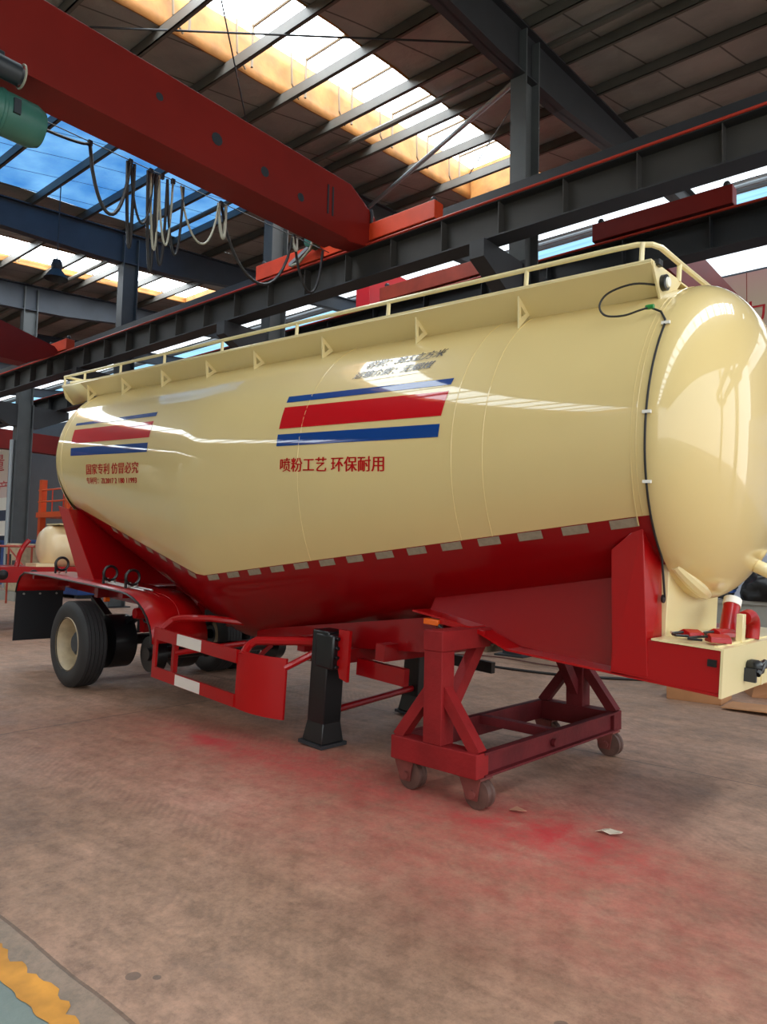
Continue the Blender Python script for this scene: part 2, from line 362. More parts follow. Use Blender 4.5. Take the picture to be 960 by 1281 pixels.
for i in range(0, len(edges), 2):
    a, b = edges[i], edges[i+1]
    if a < BX0 and b > BX1:
        roof_strip(a, BX0, Y0, YR, 'foil'); roof_strip(BX1, b, Y0, YR, 'foil'); roof_strip(BX0, BX1, Y0, BY0, 'foil'); roof_strip(BX0, BX1, BY1, YR, 'foil'); roof_strip(BX0, BX1, BY0, BY1, 'foil_blue_glow', 'ceiling_blue')
    else: roof_strip(a, b, Y0, YR, 'foil')
# far bay: light roof with two daylight bands along the hall
roof_strip(X0, X1, YR, 20.25, 'foil_far')
roof_strip(X0, X1, 21.35, 21.75, 'foil_far')
def band(name, y0, y1, m, label, lift=.3):
    bm = nb(); grid(bm, [[(X0, y0, rz(y0)+lift), (X1, y0, rz(y0)+lift)], [(X0, y1, rz(y1)+lift), (X1, y1, rz(y1)+lift)]])
    return finish(name, bm, m, frame='b', kind='structure', label=label, category='skylight')
band('window_7', 20.25, 21.35, 'skywhite', 'white roof daylight band of the far bay'); band('window_8', 21.75, Y1, 'skyblue', 'pale blue roof daylight band of the far bay')
for i, (a, b) in enumerate(SKY_X):                       # raised roof lights over every second bay
    y0, y1, H = Y0+1, 17.0, (.9 if i == 4 else .22)
    root = thing('window_%d' % (i+1), 'raised roof light with yellow curbs, number %d along the hall' % (i+1), 'skylight', ((a+b)/2, y0, rz(y0)), 'b', kind='structure')
    L0 = Vector(((a+b)/2, y0, rz(y0)))
    bm = nb(); n = 24
    P = [[(a, y0+(y1-y0)*k/n, rz(y0+(y1-y0)*k/n)+H+.25), (b, y0+(y1-y0)*k/n, rz(y0+(y1-y0)*k/n)+H+.25)] for k in range(n+1)]
    bmesh.ops.translate(bm, verts=bm.verts, vec=(0, 0, 0)); grid(bm, P); bmesh.ops.translate(bm, verts=bm.verts, vec=-L0); finish('pane', bm, 'skylight', root)
    for x in (a, b):
        bm = nb(); P = []
        for k in range(61):
            y = y0+(y1-y0)*k/60; P.append([(x+.04*noise.noise(Vector((x, y*1.3, z*4))), y, rz(y)+.22+H*z) for z in (0, .25, .5, .75, 1.05)])
        grid(bm, P); bmesh.ops.translate(bm, verts=bm.verts, vec=-L0); finish('curb', bm, 'curb', root, solid=.03, ang=80)
    for y in (y0, y1):
        bm = nb(); box(bm, a, b, y-.02, y+.02, rz(y)+.2, rz(y)+H+.25); bmesh.ops.translate(bm, verts=bm.verts, vec=-L0); finish('curb', bm, 'curb', root)
    if i in (3, 4):                                      # little trusses that carry the panes, one at every purlin
        for k in range(0, 9):
            y = 5.4+1.46*k+.35
            bm = nb(); z = rz(y)+.2
            tube(bm, [(a+.3, y, z), (a+.3, y, z+H)], .028, 6); finish_p = bm
            bmesh.ops.translate(bm, verts=bm.verts, vec=-L0); finish('post', bm, 'truss', root)
            bm = nb(); tube(bm, [(a+.1, y, z+.05), (a+.14, y-.25, z+.25), (a+.15, y-.3, z+H)], .024, 6); bmesh.ops.translate(bm, verts=bm.verts, vec=-L0); finish('strut', bm, 'truss', root)
            bm = nb(); tube(bm, [(a+.3, y, z+H-.05), (b-.1, y, z+H-.02)], .03, 6); bmesh.ops.translate(bm, verts=bm.verts, vec=-L0); finish('glazing_bar', bm, 'truss', root)

# walls
def wall(name, m, x0, x1, y0, y1, z0, z1, label):
    bm = nb(); box(bm, x0, x1, y0, y1, z0, z1); return finish(name, bm, m, frame='b', kind='structure', label=label, category='wall', smooth=False)
wall('wall_far', 'wall', X0, X1, 24.4, 24.55, 0, 11.0, 'pale sheet side wall of the far bay')
wall('wall_near_added', mat('near_wall_bounce', rgb(226, 216, 196), .7), X0, 5.0, Y0-.2, Y0, 0, 9.45, 'unseen pale wall added on the near side to bounce light')  # unseen; added for bounce light and tank reflections, left short to admit sky light
wall('wall_rear', 'wall_end', X0-.2, X0, Y0, Y1, 0, 12.6, 'dim grey end wall of the hall')
bm = nb(); grid(bm, [[(X0, 24.42, 11.0), (X1, 24.42, 11.0)], [(X0, 24.42, 12.6), (X1, 24.42, 12.6)]]); finish('window_9', bm, 'skywhite', frame='b', kind='structure', label='strip of clerestory windows above the far wall', category='window')

# columns, H sections
def hsec(bm, x, y0, y1, wx, z0, z1, tf=.03):
    box(bm, x-wx/2, x+wx/2, y0, y0+tf, z0, z1); box(bm, x-wx/2, x+wx/2, y1-tf, y1, z0, z1); box(bm, x-.012, x+.012, y0+tf, y1-tf, z0, z1)
ORD = ['first', 'second', 'third', 'fourth', 'fifth', 'sixth', 'seventh', 'eighth', 'ninth', 'tenth', 'eleventh', 'twelfth', 'thirteenth', 'fourteenth']
for i, x in enumerate(FRAMES):
    root = thing('column', 'grey steel hall column, %s from the front end, carrying both crane beams' % ORD[i], 'column', (x, 11.28, 0), 'b', kind='structure')
    bm = nb(); hsec(bm, 0, -.28, .28, .36, 0, 6.95); finish('lower_shaft', bm, 'steel_col' if i != 3 else 'steel_dark', root, smooth=False)
    bm = nb(); hsec(bm, 0, -.25, .25, .32, 6.95, rz(YC)-.1); finish('upper_shaft', bm, 'steel_col', root, smooth=False)
    bm = nb(); prism(bm, [(-1.55, 6.9), (-.25, 6.9), (-.25, 6.1), (-.5, 6.1), (-1.55, 6.6)], 'x', -.14, .14); finish('bracket', bm, 'steel_dark', root, smooth=False)
    bm = nb(); prism(bm, [(1.6, 6.9), (.25, 6.9), (.25, 6.1), (.5, 6.1), (1.6, 6.6)], 'x', -.14, .14); finish('bracket', bm, 'steel_dark', root, smooth=False)
    bm = nb(); box(bm, -.28, .28, -.4, .4, 0, .03); finish('base_plate', bm, 'steel_dark', root, smooth=False)
    if i == 6:
        bm = nb(); tube(bm, [(-.0, -.36, .3), (-.0, -.36, 5.6)], .075, 12); finish('downpipe', bm, 'galv', root)
    # roof beam (tapered rafter) on this frame
    bm = nb()
    for (ya, yb, da, db) in ((-16, 4, .7, .62), (4, 10.2, .62, .95), (10.2, 12.6, .95, .95), (12.6, 18, .95, .6), (18, 24.3, .6, .5)):
        za, zb = rz(ya)+.02, rz(yb)+.02
        for (sx0, sx1, top0, top1) in ((-.15, .15, 0, -.03), (-.015, .015, -.03, None), (-.15, .15, None, None)):
            pass
        hexa(bm, [(-.14, ya, za-.03), (.14, ya, za-.03), (.14, ya, za), (-.14, ya, za)], [(-.14, yb, zb-.03), (.14, yb, zb-.03), (.14, yb, zb), (-.14, yb, zb)])
        hexa(bm, [(-.14, ya, za-da), (.14, ya, za-da), (.14, ya, za-da+.03), (-.14, ya, za-da+.03)], [(-.14, yb, zb-db), (.14, yb, zb-db), (.14, yb, zb-db+.03), (-.14, yb, zb-db+.03)])
        hexa(bm, [(-.015, ya, za-da), (.015, ya, za-da), (.015, ya, za), (-.015, ya, za)], [(-.015, yb, zb-db), (.015, yb, zb-db), (.015, yb, zb), (-.015, yb, zb)])
    bmesh.ops.translate(bm, verts=bm.verts, vec=(x, 0, 0))
    finish('roof_beam', bm, 'steel_blue' if i > 4 else 'steel_dark', frame='b', base=(x, 0, rz(0)), smooth=False, kind='structure', label='dark tapered roof beam on the %s column from the front' % ORD[i], category='beam')
# purlins: C sections along the hall
for k in range(-14, 9):
    y = 8.25+1.46*k; z = rz(y)
    if y < Y0 or y > 20: continue
    bm = nb(); box(bm, X0, X1, y-.012, y+.012, z, z+.22); box(bm, X0, X1, y-.012, y+.07, z, z+.014); box(bm, X0, X1, y-.012, y+.07, z+.206, z+.22)
    finish('purlin_beam', bm, 'purlin', frame='b', base=(0, y, z), smooth=False, kind='structure', label='thin dark steel purlin under the roof insulation', category='purlin', group='purlins under the roof')
for y in (12.05, 20.25, 21.4, 21.75):
    z = rz(y)
    bm = nb(); tube(bm, [(X0, y, z+.1), (X1, y, z+.1)], .07, 8); finish('purlin_beam', bm, 'galv' if y > 15 else 'purlin', frame='b', base=(0, y, z), kind='structure', label='round tie tube running along under the roof', category='purlin', group='tie tubes under the roof')
for i, (p, q, r, lab) in enumerate((((-12.3, 5.6, 10.95), (-7.1, 10.7, 11.2), .018, 'thin tie rod crossing under the bright roof light'), ((-9.7, 6.9, 11.0), (-12.5, 9.8, 11.0), .014, 'thin tie rod running down beside the red girder'),
        ((-13.4, 14.7, 11.5), (-6.5, 11.6, 10.9), .055, 'stout brace tube running up to the near column'), ((-10.2, 15.2, 11.7), (-6.6, 11.7, 10.7), .014, 'thin rod beside the stout brace tube'))):
    bm = nb(); tube(bm, [p, q], r, 8); finish('brace_rod', bm, 'galv' if r > .03 else 'steel_dark', frame='b', kind='structure', label=lab, category='brace')

# crane runway beams
def runway(y, z0, z1, label, m='beam', stiff=1.0):
    root = thing('runway_beam', label, 'beam', (0, y, z0), 'b', kind='structure'); H = z1-z0
    bm = nb(); box(bm, X0, X1, -.01, .01, 0, H); finish('web', bm, m, root, smooth=False)
    bm = nb(); box(bm, X0, X1, -.2, .2, -.025, 0); finish('bottom_flange', bm, 'steel_dark', root, smooth=False)
    bm = nb(); box(bm, X0, X1, -.2, .2, H-.02, H); finish('top_flange', bm, 'steel_dark', root, smooth=False)
    bm = nb(); box(bm, X0, X1, -.035, .035, H, H+.09); finish('crane_rail', bm, 'rail_rust', root, smooth=False)
    bm = nb(); tube(bm, [(X0, -.21, H+.015), (X1, -.21, H+.015)], .022, 8); finish('conductor_pipe', bm, 'conductor', root)
    n = 0
    for k in range(int((X1-X0)/stiff)):
        x = X1-.5-k*stiff
        if -34 < x < 4:
            bm = nb(); box(bm, x-.008, x+.008, -.18, -.01, 0, H-.02); finish('stiffener', bm, m, root, smooth=False)
    return root
runway(10.0, 6.93, 7.5, 'long dark crane runway beam just above the tanker guard rail', stiff=1.14)
runway(12.6, 6.93, 7.5, 'second dark runway beam behind the first one', m='steel_dark', stiff=1.5)
# lattice strip of the runway walkway seen above the near beam
bm = nb(); box(bm, X0, X1, 10.55, 10.62, 7.75, 8.15); finish('edge_beam', bm, 'steel_dark', frame='b', smooth=False, kind='structure', label='plain dark edge beam behind the first crane rail', category='beam')

# ------------------------------------------------------------------ bridge cranes
def lp(c, *pts): return [tuple(Vector(p)-Vector(c)) for p in pts]
def crane(x, y0, y1, label, m, zt=8.5, zb=7.42, car=(-1.9, 1.7), carm='crane_orange', cary=10.0, tp=1.6, ez=.55):
    L0 = Vector((x, cary, 7.6)); root = thing('bridge_crane', label, 'crane', L0, 'b')
    W = .22
    d = 1 if y1 > y0 else -1
    prof = [(y0, zt), (y1-d*tp, zt), (y1-d*.1, 7.42+ez), (y1, 7.42+ez-.1), (y1, 7.54), (y1-d*min(.9, tp), zb), (y0, zb)]
    bm = nb(); prism(bm, [(a-cary, b-7.6) for a, b in prof], 'x', -W, W); finish('girder', bm, m, root, bevel=.01, smooth=False)
    bm = nb(); prism(bm, [(y0-cary, zb-7.6-.03), (y1-d*.9-cary, zb-7.6-.03), (y1-d*.9-cary, zb-7.6), (y0-cary, zb-7.6)], 'x', -.3, .3); finish('lower_flange', bm, m, root, smooth=False)
    bm = nb(); box(bm, car[0], car[1], -.13, .13, .03, .36); finish('end_carriage', bm, carm, root, bevel=.012, smooth=False)
    for cx in (car[0]+.35, car[1]-.35):
        bm = nb(); lathe_solid(bm, [(.13, -.05), (.13, .05)], (cx, 0, .12), 'y', 20); finish('carriage_wheel', bm, 'steel_dark', root)
    for cx in (car[0]+.12, car[1]-.12):
        bm = nb(); lathe_solid(bm, [(.05, 0), (.06, .08), (.035, .12)], (cx, 0, .36), 'z', 12); finish('cap', bm, 'steel_dark', root)
    return root
c1 = crane(-9.1, -7.0, 10.1, 'big red overhead crane girder crossing the near bay with green hoist', 'crane', car=(-3.1, 1.75), tp=.75, ez=.72)
for yy, zz, r in ((5.35, 8.1, .06), (6.35, 7.95, .1), (7.3, 7.85, .085), (8.1, 7.75, .075)):   # dark patches on the girder
    bm = nb(); lathe_solid(bm, [(r, 0), (r, .004)], (.221, yy-10, zz-7.6), 'x', 10); finish('paint_patch', bm, 'hoist_dark', c1)
for dy in (8.75, 8.87):
    bm = nb(); bar(bm, (.226, dy-10, 8.25-7.6), (.226, dy-10, 7.72-7.6), .012, .035, (0, 1, 0)); finish('stop_bar', bm, 'hoist_dark', c1)
bm = nb(); tube(bm, [(.25, -.12, .62), (.25, -.1, .5), (.26, -.12, .4), (.25, -.08, .3)], .03, 8); finish('chain', bm, 'hoist_dark', c1)
# drive motor on the carriage
bm = nb(); lathe_solid(bm, [(.07, 0), (.12, .03), (.12, .26), (.08, .3)], (-1.15, -.45, .3), 'y', 20); finish('drive_motor', bm, 'hoist', c1)
bm = nb(); bar(bm, (-1.9, -.2, .05), (-1.2, -.25, .28), .1, .07); finish('buffer_arm', bm, 'galv', c1)
bm = nb(); tube(bm, [(-1.05, -.3, .45), (-1.0, -.4, .35), (-1.1, -.42, .1), (-1.5, -.35, -.05), (-1.75, -.3, -.02)], .025, 8); finish('motor_cable', bm, 'wire_grey', c1)
# hoist running on the lower flange
h0 = Vector((-9.1, 2.85, 7.4)); hoist = thing('electric_hoist', 'green electric wire rope hoist hanging under the red girder', 'hoist', h0, 'b')
bm = nb(); box(bm, -.32, .32, -.5, .4, -.18, .12); finish('trolley', bm, 'hoist_dark', hoist, bevel=.02)
bm = nb(); lathe_solid(bm, [(.11, -.2), (.125, -.15), (.125, .1), (.08, .16)], (.40, .42, -.14), 'y', 24); finish('travel_motor', bm, 'hoist_dark', hoist)
bm = nb(); tube(bm, [(.40+.135*math.cos(a*PI/10), .56, -.14+.135*math.sin(a*PI/10)) for a in range(20)], .014, 6, closed=True); finish('motor_ring', bm, 'wire_grey', hoist)
bm = nb(); lathe_solid(bm, [(.2, -1.2), (.26, -1.1), (.26, .2), (.27, .21), (.27, .24), (.26, .25), (.26, .62), (.22, .72), (.1, .75)], (.12, .2, -.52), 'y', 36); finish('drum_housing', bm, 'hoist', hoist)
bm = nb(); box(bm, -.1, .32, -.9, .2, -.36, -.16); finish('hanger', bm, 'hoist_dark', hoist)
bm = nb(); box(bm, .36, .4, .5, .58, -.6, -.42); finish('nameplate', bm, 'hoist_dark', hoist)
# festoon: wire with hanging cable loops
f0 = Vector((-9.95, 6, 7.65)); fest = thing('cable_festoon', 'black and grey cable loops hanging from a wire beside the red girder', 'cable', f0, 'b')
def fz(y): return 7.62+.012*(y-5)
def loop(ya, yb, sag, m, r=.02, dx=0):
    bm = nb(); pts = []
    for k in range(15):
        t = k/14; s = 4*t*(1-t); s = s**.72
        pts.append((-9.95+dx+.05*math.sin(t*PI), ya+(yb-ya)*t, fz(ya+(yb-ya)*t)-.03-sag*s))
    bmesh.ops.translate(bm, verts=bm.verts, vec=(0, 0, 0)); tube(bm, [Vector(p)-f0 for p in pts], r, 7); return bm
bm = nb(); tube(bm, [(0, -3, -.05), (0, 4.2, .03)], .008, 6); finish('support_wire', bm, 'wire', fest)
for (ya, yb, sg, mm, r) in ((3.4, 4.9, .12, 'wire', .022), (4.9, 5.55, .95, 'wire', .028), (5.5, 5.62, 1.35, 'wire', .026), (5.56, 5.95, .9, 'wire', .02), (5.85, 6.0, 1.6, 'wire', .026), (5.9, 6.05, 1.25, 'wire_grey', .02), (5.98, 6.2, 1.45, 'wire', .024), (6.05, 6.3, 1.1, 'wire_grey', .018), (6.2, 6.5, 1.2, 'wire', .022),
                            (6.45, 7.2, .85, 'wire_grey', .018), (7.2, 7.35, .6, 'wire_grey', .03), (7.25, 8.9, 1.15, 'wire', .026), (8.9, 9.0, .25, 'wire_grey', .03), (8.95, 9.7, .95, 'wire', .026)):
    finish('cable_loop', loop(ya, yb, sg, mm, r), mm, fest)
for y in (4.9, 5.55, 5.9, 6.1, 6.3, 7.25, 8.92):
    bm = nb(); box(bm, -.025, .025, y-6-.03, y-6+.03, fz(y)-7.65-.06, fz(y)-7.65+.02); finish('runner', bm, 'steel_dark', fest)
crane(-21.6, -7.0, 9.85, 'farther red crane girder with orange carriage in the near bay', 'crane', car=(-.65, .7), zt=8.3, zb=7.1, tp=2.2, ez=.35)
crane(-44, -7.0, 9.9, 'red crane girder at the far end of the near bay', 'crane', car=(-1.5, 1.5), zt=8.3)
crane(-5.0, 24, 12.6, 'dark red crane on the second beam above the tanker front', 'crane', car=(-.6, 1.85), carm='crane', cary=12.6)
crane(-11.5, 24, 12.6, 'bright red crane girder with rusty orange carriage on second beam', 'crane_pink', car=(.65, 3.55), carm='rust_orange', cary=12.6, zt=8.75, ez=1.0, tp=.8)
crane(-43, 24, 12.6, 'dull red crane girder far back in the far bay', 'crane', car=(-1.5, 1.5), carm='crane', cary=12.6)

# ------------------------------------------------------------------ tanker trailer
T0 = Vector((-8.5, 5.1, 0))
TR = thing('tanker_trailer', 'cream and red bulk powder tank trailer resting on black landing legs', 'trailer', T0)
TR.rotation_euler = (0, TILT, 0)
def lerp(x, xs, ys):
    if x <= xs[0]: return ys[0]
    for a, b, c, d in zip(xs, xs[1:], ys, ys[1:]):
        if x <= b: return c+(d-c)*(x-a)/(b-a)
    return ys[-1]
UR, UF = -1.6, 6.62
def Rr(u): return lerp(u, [UR, 2.0, UF], [1.06, 1.25, 1.06])
def Wc(u): return 3.91-Rr(u)
def Wb(u): return lerp(u, [UR, 1.85, 2.15, UF], [1.85, .82, .82, 1.85])
def Wt(u): return lerp(u, [UR, 2.0, 6.6], [2.2, 1.53, 2.315])
def surf(u, w, off=0.0):                                 # near-side v of the tank skin at height w
    R, c = Rr(u), Wc(u)
    d = R if w >= c else c-Wb(u)
    t = max(-1, min(1, (w-c)/d)); cs = math.sqrt(max(0, 1-t*t))
    return -(R*cs+off*cs), w+off*t
def tape_phi(u): return math.asin(min(1, (Wc(u)-Wt(u))/(Wc(u)-Wb(u))))
def sect(u, a, off=0.0):                                 # a: 0 far equator, pi/2 top, pi near equator, -pi/2 bottom
    R = Rr(u)+off; d = R if math.sin(a) >= 0 else Wc(u)-Wb(u)+off
    return (u, R*math.cos(a), Wc(u)+d*math.sin(a))
US = [UR+(UF-UR)*k/56 for k in range(57)]
bm = nb(); P = []
for u in US:
    p = tape_phi(u); P.append([sect(u, -p+(PI+2*p)*k/72) for k in range(73)])
grid(bm, P); finish('tank_shell', bm, 'cream', TR, ang=60, label='cream painted upper tank shell')
bm = nb(); P = []
for u in US:
    p = tape_phi(u); P.append([sect(u, PI+p+(PI-2*p)*k/48) for k in range(49)])
grid(bm, P); finish('hopper', bm, 'red', TR, ang=60, label='red painted lower hopper')
def head(name, u0, sgn, depth):
    bm = nb(); R, c = Rr(u0), Wc(u0); P = []
    for i in range(19):
        t = PI/2*i/18; r = R*math.cos(t)**.8 if i < 18 else .001; x = u0+sgn*depth*math.sin(t)**1.1
        P.append([(x, r*math.cos(2*PI*k/96), c+r*math.sin(2*PI*k/96)) for k in range(97)])
    grid(bm, P); bmesh.ops.remove_doubles(bm, verts=bm.verts, dist=1e-4); return finish(name, bm, 'cream', TR, ang=60)
head('front_head', UF, 1, .42); head('rear_head', UR, -1, .42)
def ring_at(u, off, r, a0=None, a1=None):
    p = tape_phi(u); a0 = -p if a0 is None else a0; a1 = PI+p if a1 is None else a1
    bm = nb(); tube(bm, [sect(u, a0+(a1-a0)*k/90, off) for k in range(91)], r, 6); return bm
for u in (-1.45, 3.65, 5.24, 5.5, 6.56): finish('weld_seam', ring_at(u, -.002, .006), 'cream', TR)
# stripes
def decal(name, corners, m, off=.003):
    (a, b), (c, d), (e, f), (g, h) = corners; bm = nb(); P = []
    nu, nw = 40, 6
    for j in range(nw+1):
        s = j/nw; row = []
        for i in range(nu+1):
            t = i/nu
            u = (a+(c-a)*t)*(1-s)+(g+(e-g)*t)*s; w_ = (b+(d-b)*t)*(1-s)+(h+(f-h)*t)*s
            v, w2 = surf(u, w_, off); row.append((u, v, w2))
        P.append(row)
    grid(bm, P); return finish(name, bm, m, TR, ang=80)
decal('stripe', ((3.34, 3.25), (5.16, 3.25), (5.15, 3.20), (3.345, 3.19)), 'stripe_blue')
decal('stripe', ((3.35, 3.145), (5.15, 3.15), (5.13, 2.965), (3.36, 2.945)), 'stripe_red')
decal('stripe', ((3.36, 2.895), (5.13, 2.905), (5.125, 2.81), (3.365, 2.79)), 'stripe_blue')
decal('stripe', ((-1.22, 3.27), (1.04, 3.265), (1.05, 3.215), (-1.21, 3.235)), 'stripe_blue')
decal('stripe', ((-1.17, 3.175), (1.06, 3.155), (1.09, 2.965), (-1.14, 2.985)), 'stripe_red')
decal('stripe', ((-1.12, 2.925), (1.095, 2.905), (1.11, 2.80), (-1.10, 2.82)), 'stripe_blue')
def tank_text(text, u0, u1, w0, w1, m, italic=0, bold=.004, slope=0):
    bm = fit(glyphs(text, 1, italic, 0), 0, 1, 0, 1)
    bmesh.ops.triangulate(bm, faces=bm.faces)
    g = bmesh.ops.duplicate(bm, geom=bm.verts[:]+bm.edges[:]+bm.faces[:])['geom']
    bmesh.ops.translate(bm, verts=[x for x in g if isinstance(x, bmesh.types.BMVert)], vec=(.006, .01, 0))
    bmesh.ops.triangulate(bm, faces=bm.faces)
    for k in range(1, 8):
        g = bm.verts[:]+bm.edges[:]+bm.faces[:]
        bmesh.ops.bisect_plane(bm, geom=g, plane_co=(0, k/8, 0), plane_no=(0, 1, 0))
    for q in bm.verts:
        u = u0+(u1-u0)*q.co.x; w_ = w0+(w1-w0)*q.co.y+slope*q.co.x; v, w2 = surf(u, w_, .004); q.co = Vector((u, v, w2))
    return finish('lettering', bm, m, TR, smooth=False)
tank_text('喷粉工艺 环保耐用', 3.43, 4.62, 2.565, 2.685, 'letter_red', bold=.02)
tank_text('国家专利 仿冒必究', -.56, .93, 2.57, 2.70, 'letter_red', bold=.02)
tank_text('专利号：ZL2017 2 180 11993', -.58, .89, 2.455, 2.535, 'letter_red', bold=.015)
tank_text('容积：38.5立方米', 4.14, 4.95, 3.44, 3.515, 'ink', italic=.35, bold=.01, slope=.02)
tank_text('运输介质：无烟煤', 4.06, 4.9, 3.35, 3.415, 'ink', italic=.35, bold=.01, slope=.012)
# reflective strips below the paint line
def strip(u0, u1):
    bm = nb(); P = []
    for j in range(3):
        row = []
        for i in range(7):
            u = u0+(u1-u0)*i/6; w_ = Wt(u)-.004-.052*j/2; v, w2 = surf(u, w_, .004); row.append((u, v, w2))
        P.append(row)
    grid(bm, P); finish('reflective_strip', bm, 'tape', TR, ang=80)
k = 6.53
while k > 2.15: strip(k-.18, k); k -= .325
k = 1.9
while k > -.2: strip(k-.16, k); k -= .33
# walkway along the top with guard rail
bm = nb()
prism(bm, [(-.78, 3.90), (-.775, 3.915), (-.56, 3.765), (-.565, 3.75)], 'x', -2.3, 6.47); finish('walkway_skirt', bm, 'cream_part', TR, smooth=False)
bm = nb(); box(bm, -2.3, 6.47, -.78, .78, 3.912, 3.924); finish('walkway_deck', bm, 'cream_part', TR, smooth=False)
bm = nb(); prism(bm, [(-.77, 3.91), (-.3, 3.91), (-.54, 3.66), (-.57, 3.66)], 'x', 6.46, 6.475); finish('walkway_end_plate', bm, 'cream_part', TR, smooth=False)
bm = nb(); prism(bm, [(-.78, 3.91), (-.3, 3.91), (-.45, 3.72), (-.6, 3.66), (-.72, 3.74)], 'x', -2.3, -2.285); finish('walkway_end_plate', bm, 'cream_part', TR, smooth=False)
bm = nb(); prism(bm, [(-.78, 3.91), (-.56, 3.75), (-.5, 3.62), (-.62, 3.56), (-.74, 3.74)], 'y', 0, 0) if False else bm.free()
bm = nb(); grid(bm, [[(-2.3, -.78, 3.9), (-2.3, -.6, 3.68)], [(-1.7, -.78, 3.9), (-1.7, -.55, 3.72)]]); finish('walkway_gusset', bm, 'cream_part', TR, solid=.008)
for u in (-1.55, -.55, .45, 1.42, 2.3, 3.35, 4.5, 5.48):
    bm = nb(); c = [(-.775, 3.895), (-.57, 3.765), (-.80, 3.62)]
    R = Rr(u); c[0] = (-.745, 3.872); c[2] = (-.72, Wc(u)+math.sqrt(R*R-.72**2)-.004); c[1] = (-.59, 3.772)
    def tri(bm, u, c, s):
        g = [sum(x[0] for x in c)/3, sum(x[1] for x in c)/3]
        inn = [(g[0]+(x[0]-g[0])*s, g[1]+(x[1]-g[1])*s) for x in c]
        for t in (0, 1, 2):
            n = (t+1) % 3
            hexa(bm, [(u-.006, *c[t]), (u-.006, *c[n]), (u-.006, *inn[n]), (u-.006, *inn[t])], [(u+.006, *c[t]), (u+.006, *c[n]), (u+.006, *inn[n]), (u+.006, *inn[t])])
    tri(bm, u, c, .4); bmesh.ops.remove_doubles(bm, verts=bm.verts, dist=1e-5); finish('walkway_bracket', bm, 'cream_part', TR, smooth=False)
RW = 4.045
def rail_path():
    pts = [(-2.28, .74, RW), (-2.28, -.76, RW)]
    pts += [(u, -.76, RW) for u in (-1.5, 0, 2, 4, 6.2)]
    pts += [(6.36, -.75, RW), (6.44, -.71, RW-.003), (6.47, -.64, RW-.006), (6.47, -.3, RW-.01), (6.47, .74, RW-.01), (6.3, .76, RW), (2, .76, RW), (-2.2, .76, RW)]
    return pts
bm = nb(); tube(bm, rail_path(), .019, 8); finish('guard_rail', bm, 'cream_part', TR)
for u, v in [(x, -.76) for x in (-2.26, -1.6, -.55, .55, 1.75, 3.0, 4.2, 5.55, 6.40)] + [(6.47, -.33), (6.47, .3)]:
    bm = nb(); tube(bm, [(u, v, 3.91), (u, v, RW)], .017, 8); finish('rail_post', bm, 'cream_part', TR)
bm = nb(); tube(bm, [(-2.2, -.7, 3.96), (-2.0, -.5, 4.02), (-1.7, -.45, 3.96), (-1.6, -.4, 3.93)], .025, 8); finish('hose_guide', bm, 'cream_part', TR)
# work lamp in the end plate, small lamp, cable
lampm = bm = nb(); lathe_solid(bm, [(.052, 0), (.052, .03), (.04, .035)], (6.475, -.60, 3.82), 'x', 24); ob = finish('round_lamp', bm, 'black', TR)
bm = nb(); lathe_solid(bm, [(.036, .03), (.03, .045)], (6.475, -.60, 3.82), 'x', 24); ob2 = finish('lamp_lens', bm, 'white', ob)
bm = nb(); box(bm, 6.45, 6.5, -.72, -.66, 3.9, 3.94); finish('clearance_lamp', bm, 'black', TR, bevel=.006)
bm = nb(); lathe_solid(bm, [(.03, 0), (.03, .03)], (-2.33, -.72, 3.85), 'x', 20); finish('clearance_lamp', bm, 'black', TR)
bm = nb(); tube(bm, curve([(6.47, -.62, 3.8), (6.36, -.76, 3.79), (6.22, -.82, 3.74), (6.17, -.84, 3.66), (6.22, -.85, 3.585), (6.34, -.85, 3.565), (6.44, -.84, 3.585), (6.49, -.82, 3.6)]), .007, 6); finish('lamp_cable', bm, 'wire', TR)
bm = nb(); lathe_solid(bm, [(.014, -.02), (.016, 0), (.014, .03)], (6.49, -.815, 3.605), 'x', 10); finish('cable_gland', bm, mat('green_gland', rgb(30, 130, 60), .4), TR, label='green cable gland')
bm = nb(); pts = [(6.5, -.81, 3.6), (6.56, -.8, 3.57), (6.61, -.85, 3.5)]
a0 = math.atan2(3.5-Wc(6.62), -.85)
for k in range(1, 30):
    a = a0+(PI+.82-a0)*k/29; pts.append((6.62, (Rr(6.62)+.01)*math.cos(a), Wc(6.62)+(Rr(6.62)+.01)*math.sin(a)))
pts += [(6.625, -.70, 1.95), (6.625, -.66, 1.82)]
tube(bm, pts, .007, 7); finish('rim_cable', bm, 'wire', TR)
bm = nb(); tube(bm, [(6.53, Rr(6.56)*math.cos(a), Wc(6.56)+Rr(6.56)*math.sin(a)) for a in [PI-.95+1.55*k/40 for k in range(41)]], .004, 5); finish('weld_seam', bm, 'cream', TR)
for a in (PI-.62, PI-.05, PI+.33):
    v, w_ = (Rr(6.62)+.012)*math.cos(a), Wc(6.62)+(Rr(6.62)+.012)*math.sin(a)
    bm = nb(); box(bm, 6.60, 6.65, v-.009, v+.009, w_-.009, w_+.009); finish('cable_clip', bm, 'white', TR)
bm = nb(); lathe_solid(bm, [(.026, 0), (.026, .012)], (6.61, -.66, 1.81), 'x', 16); finish('cable_grommet', bm, 'black', TR)
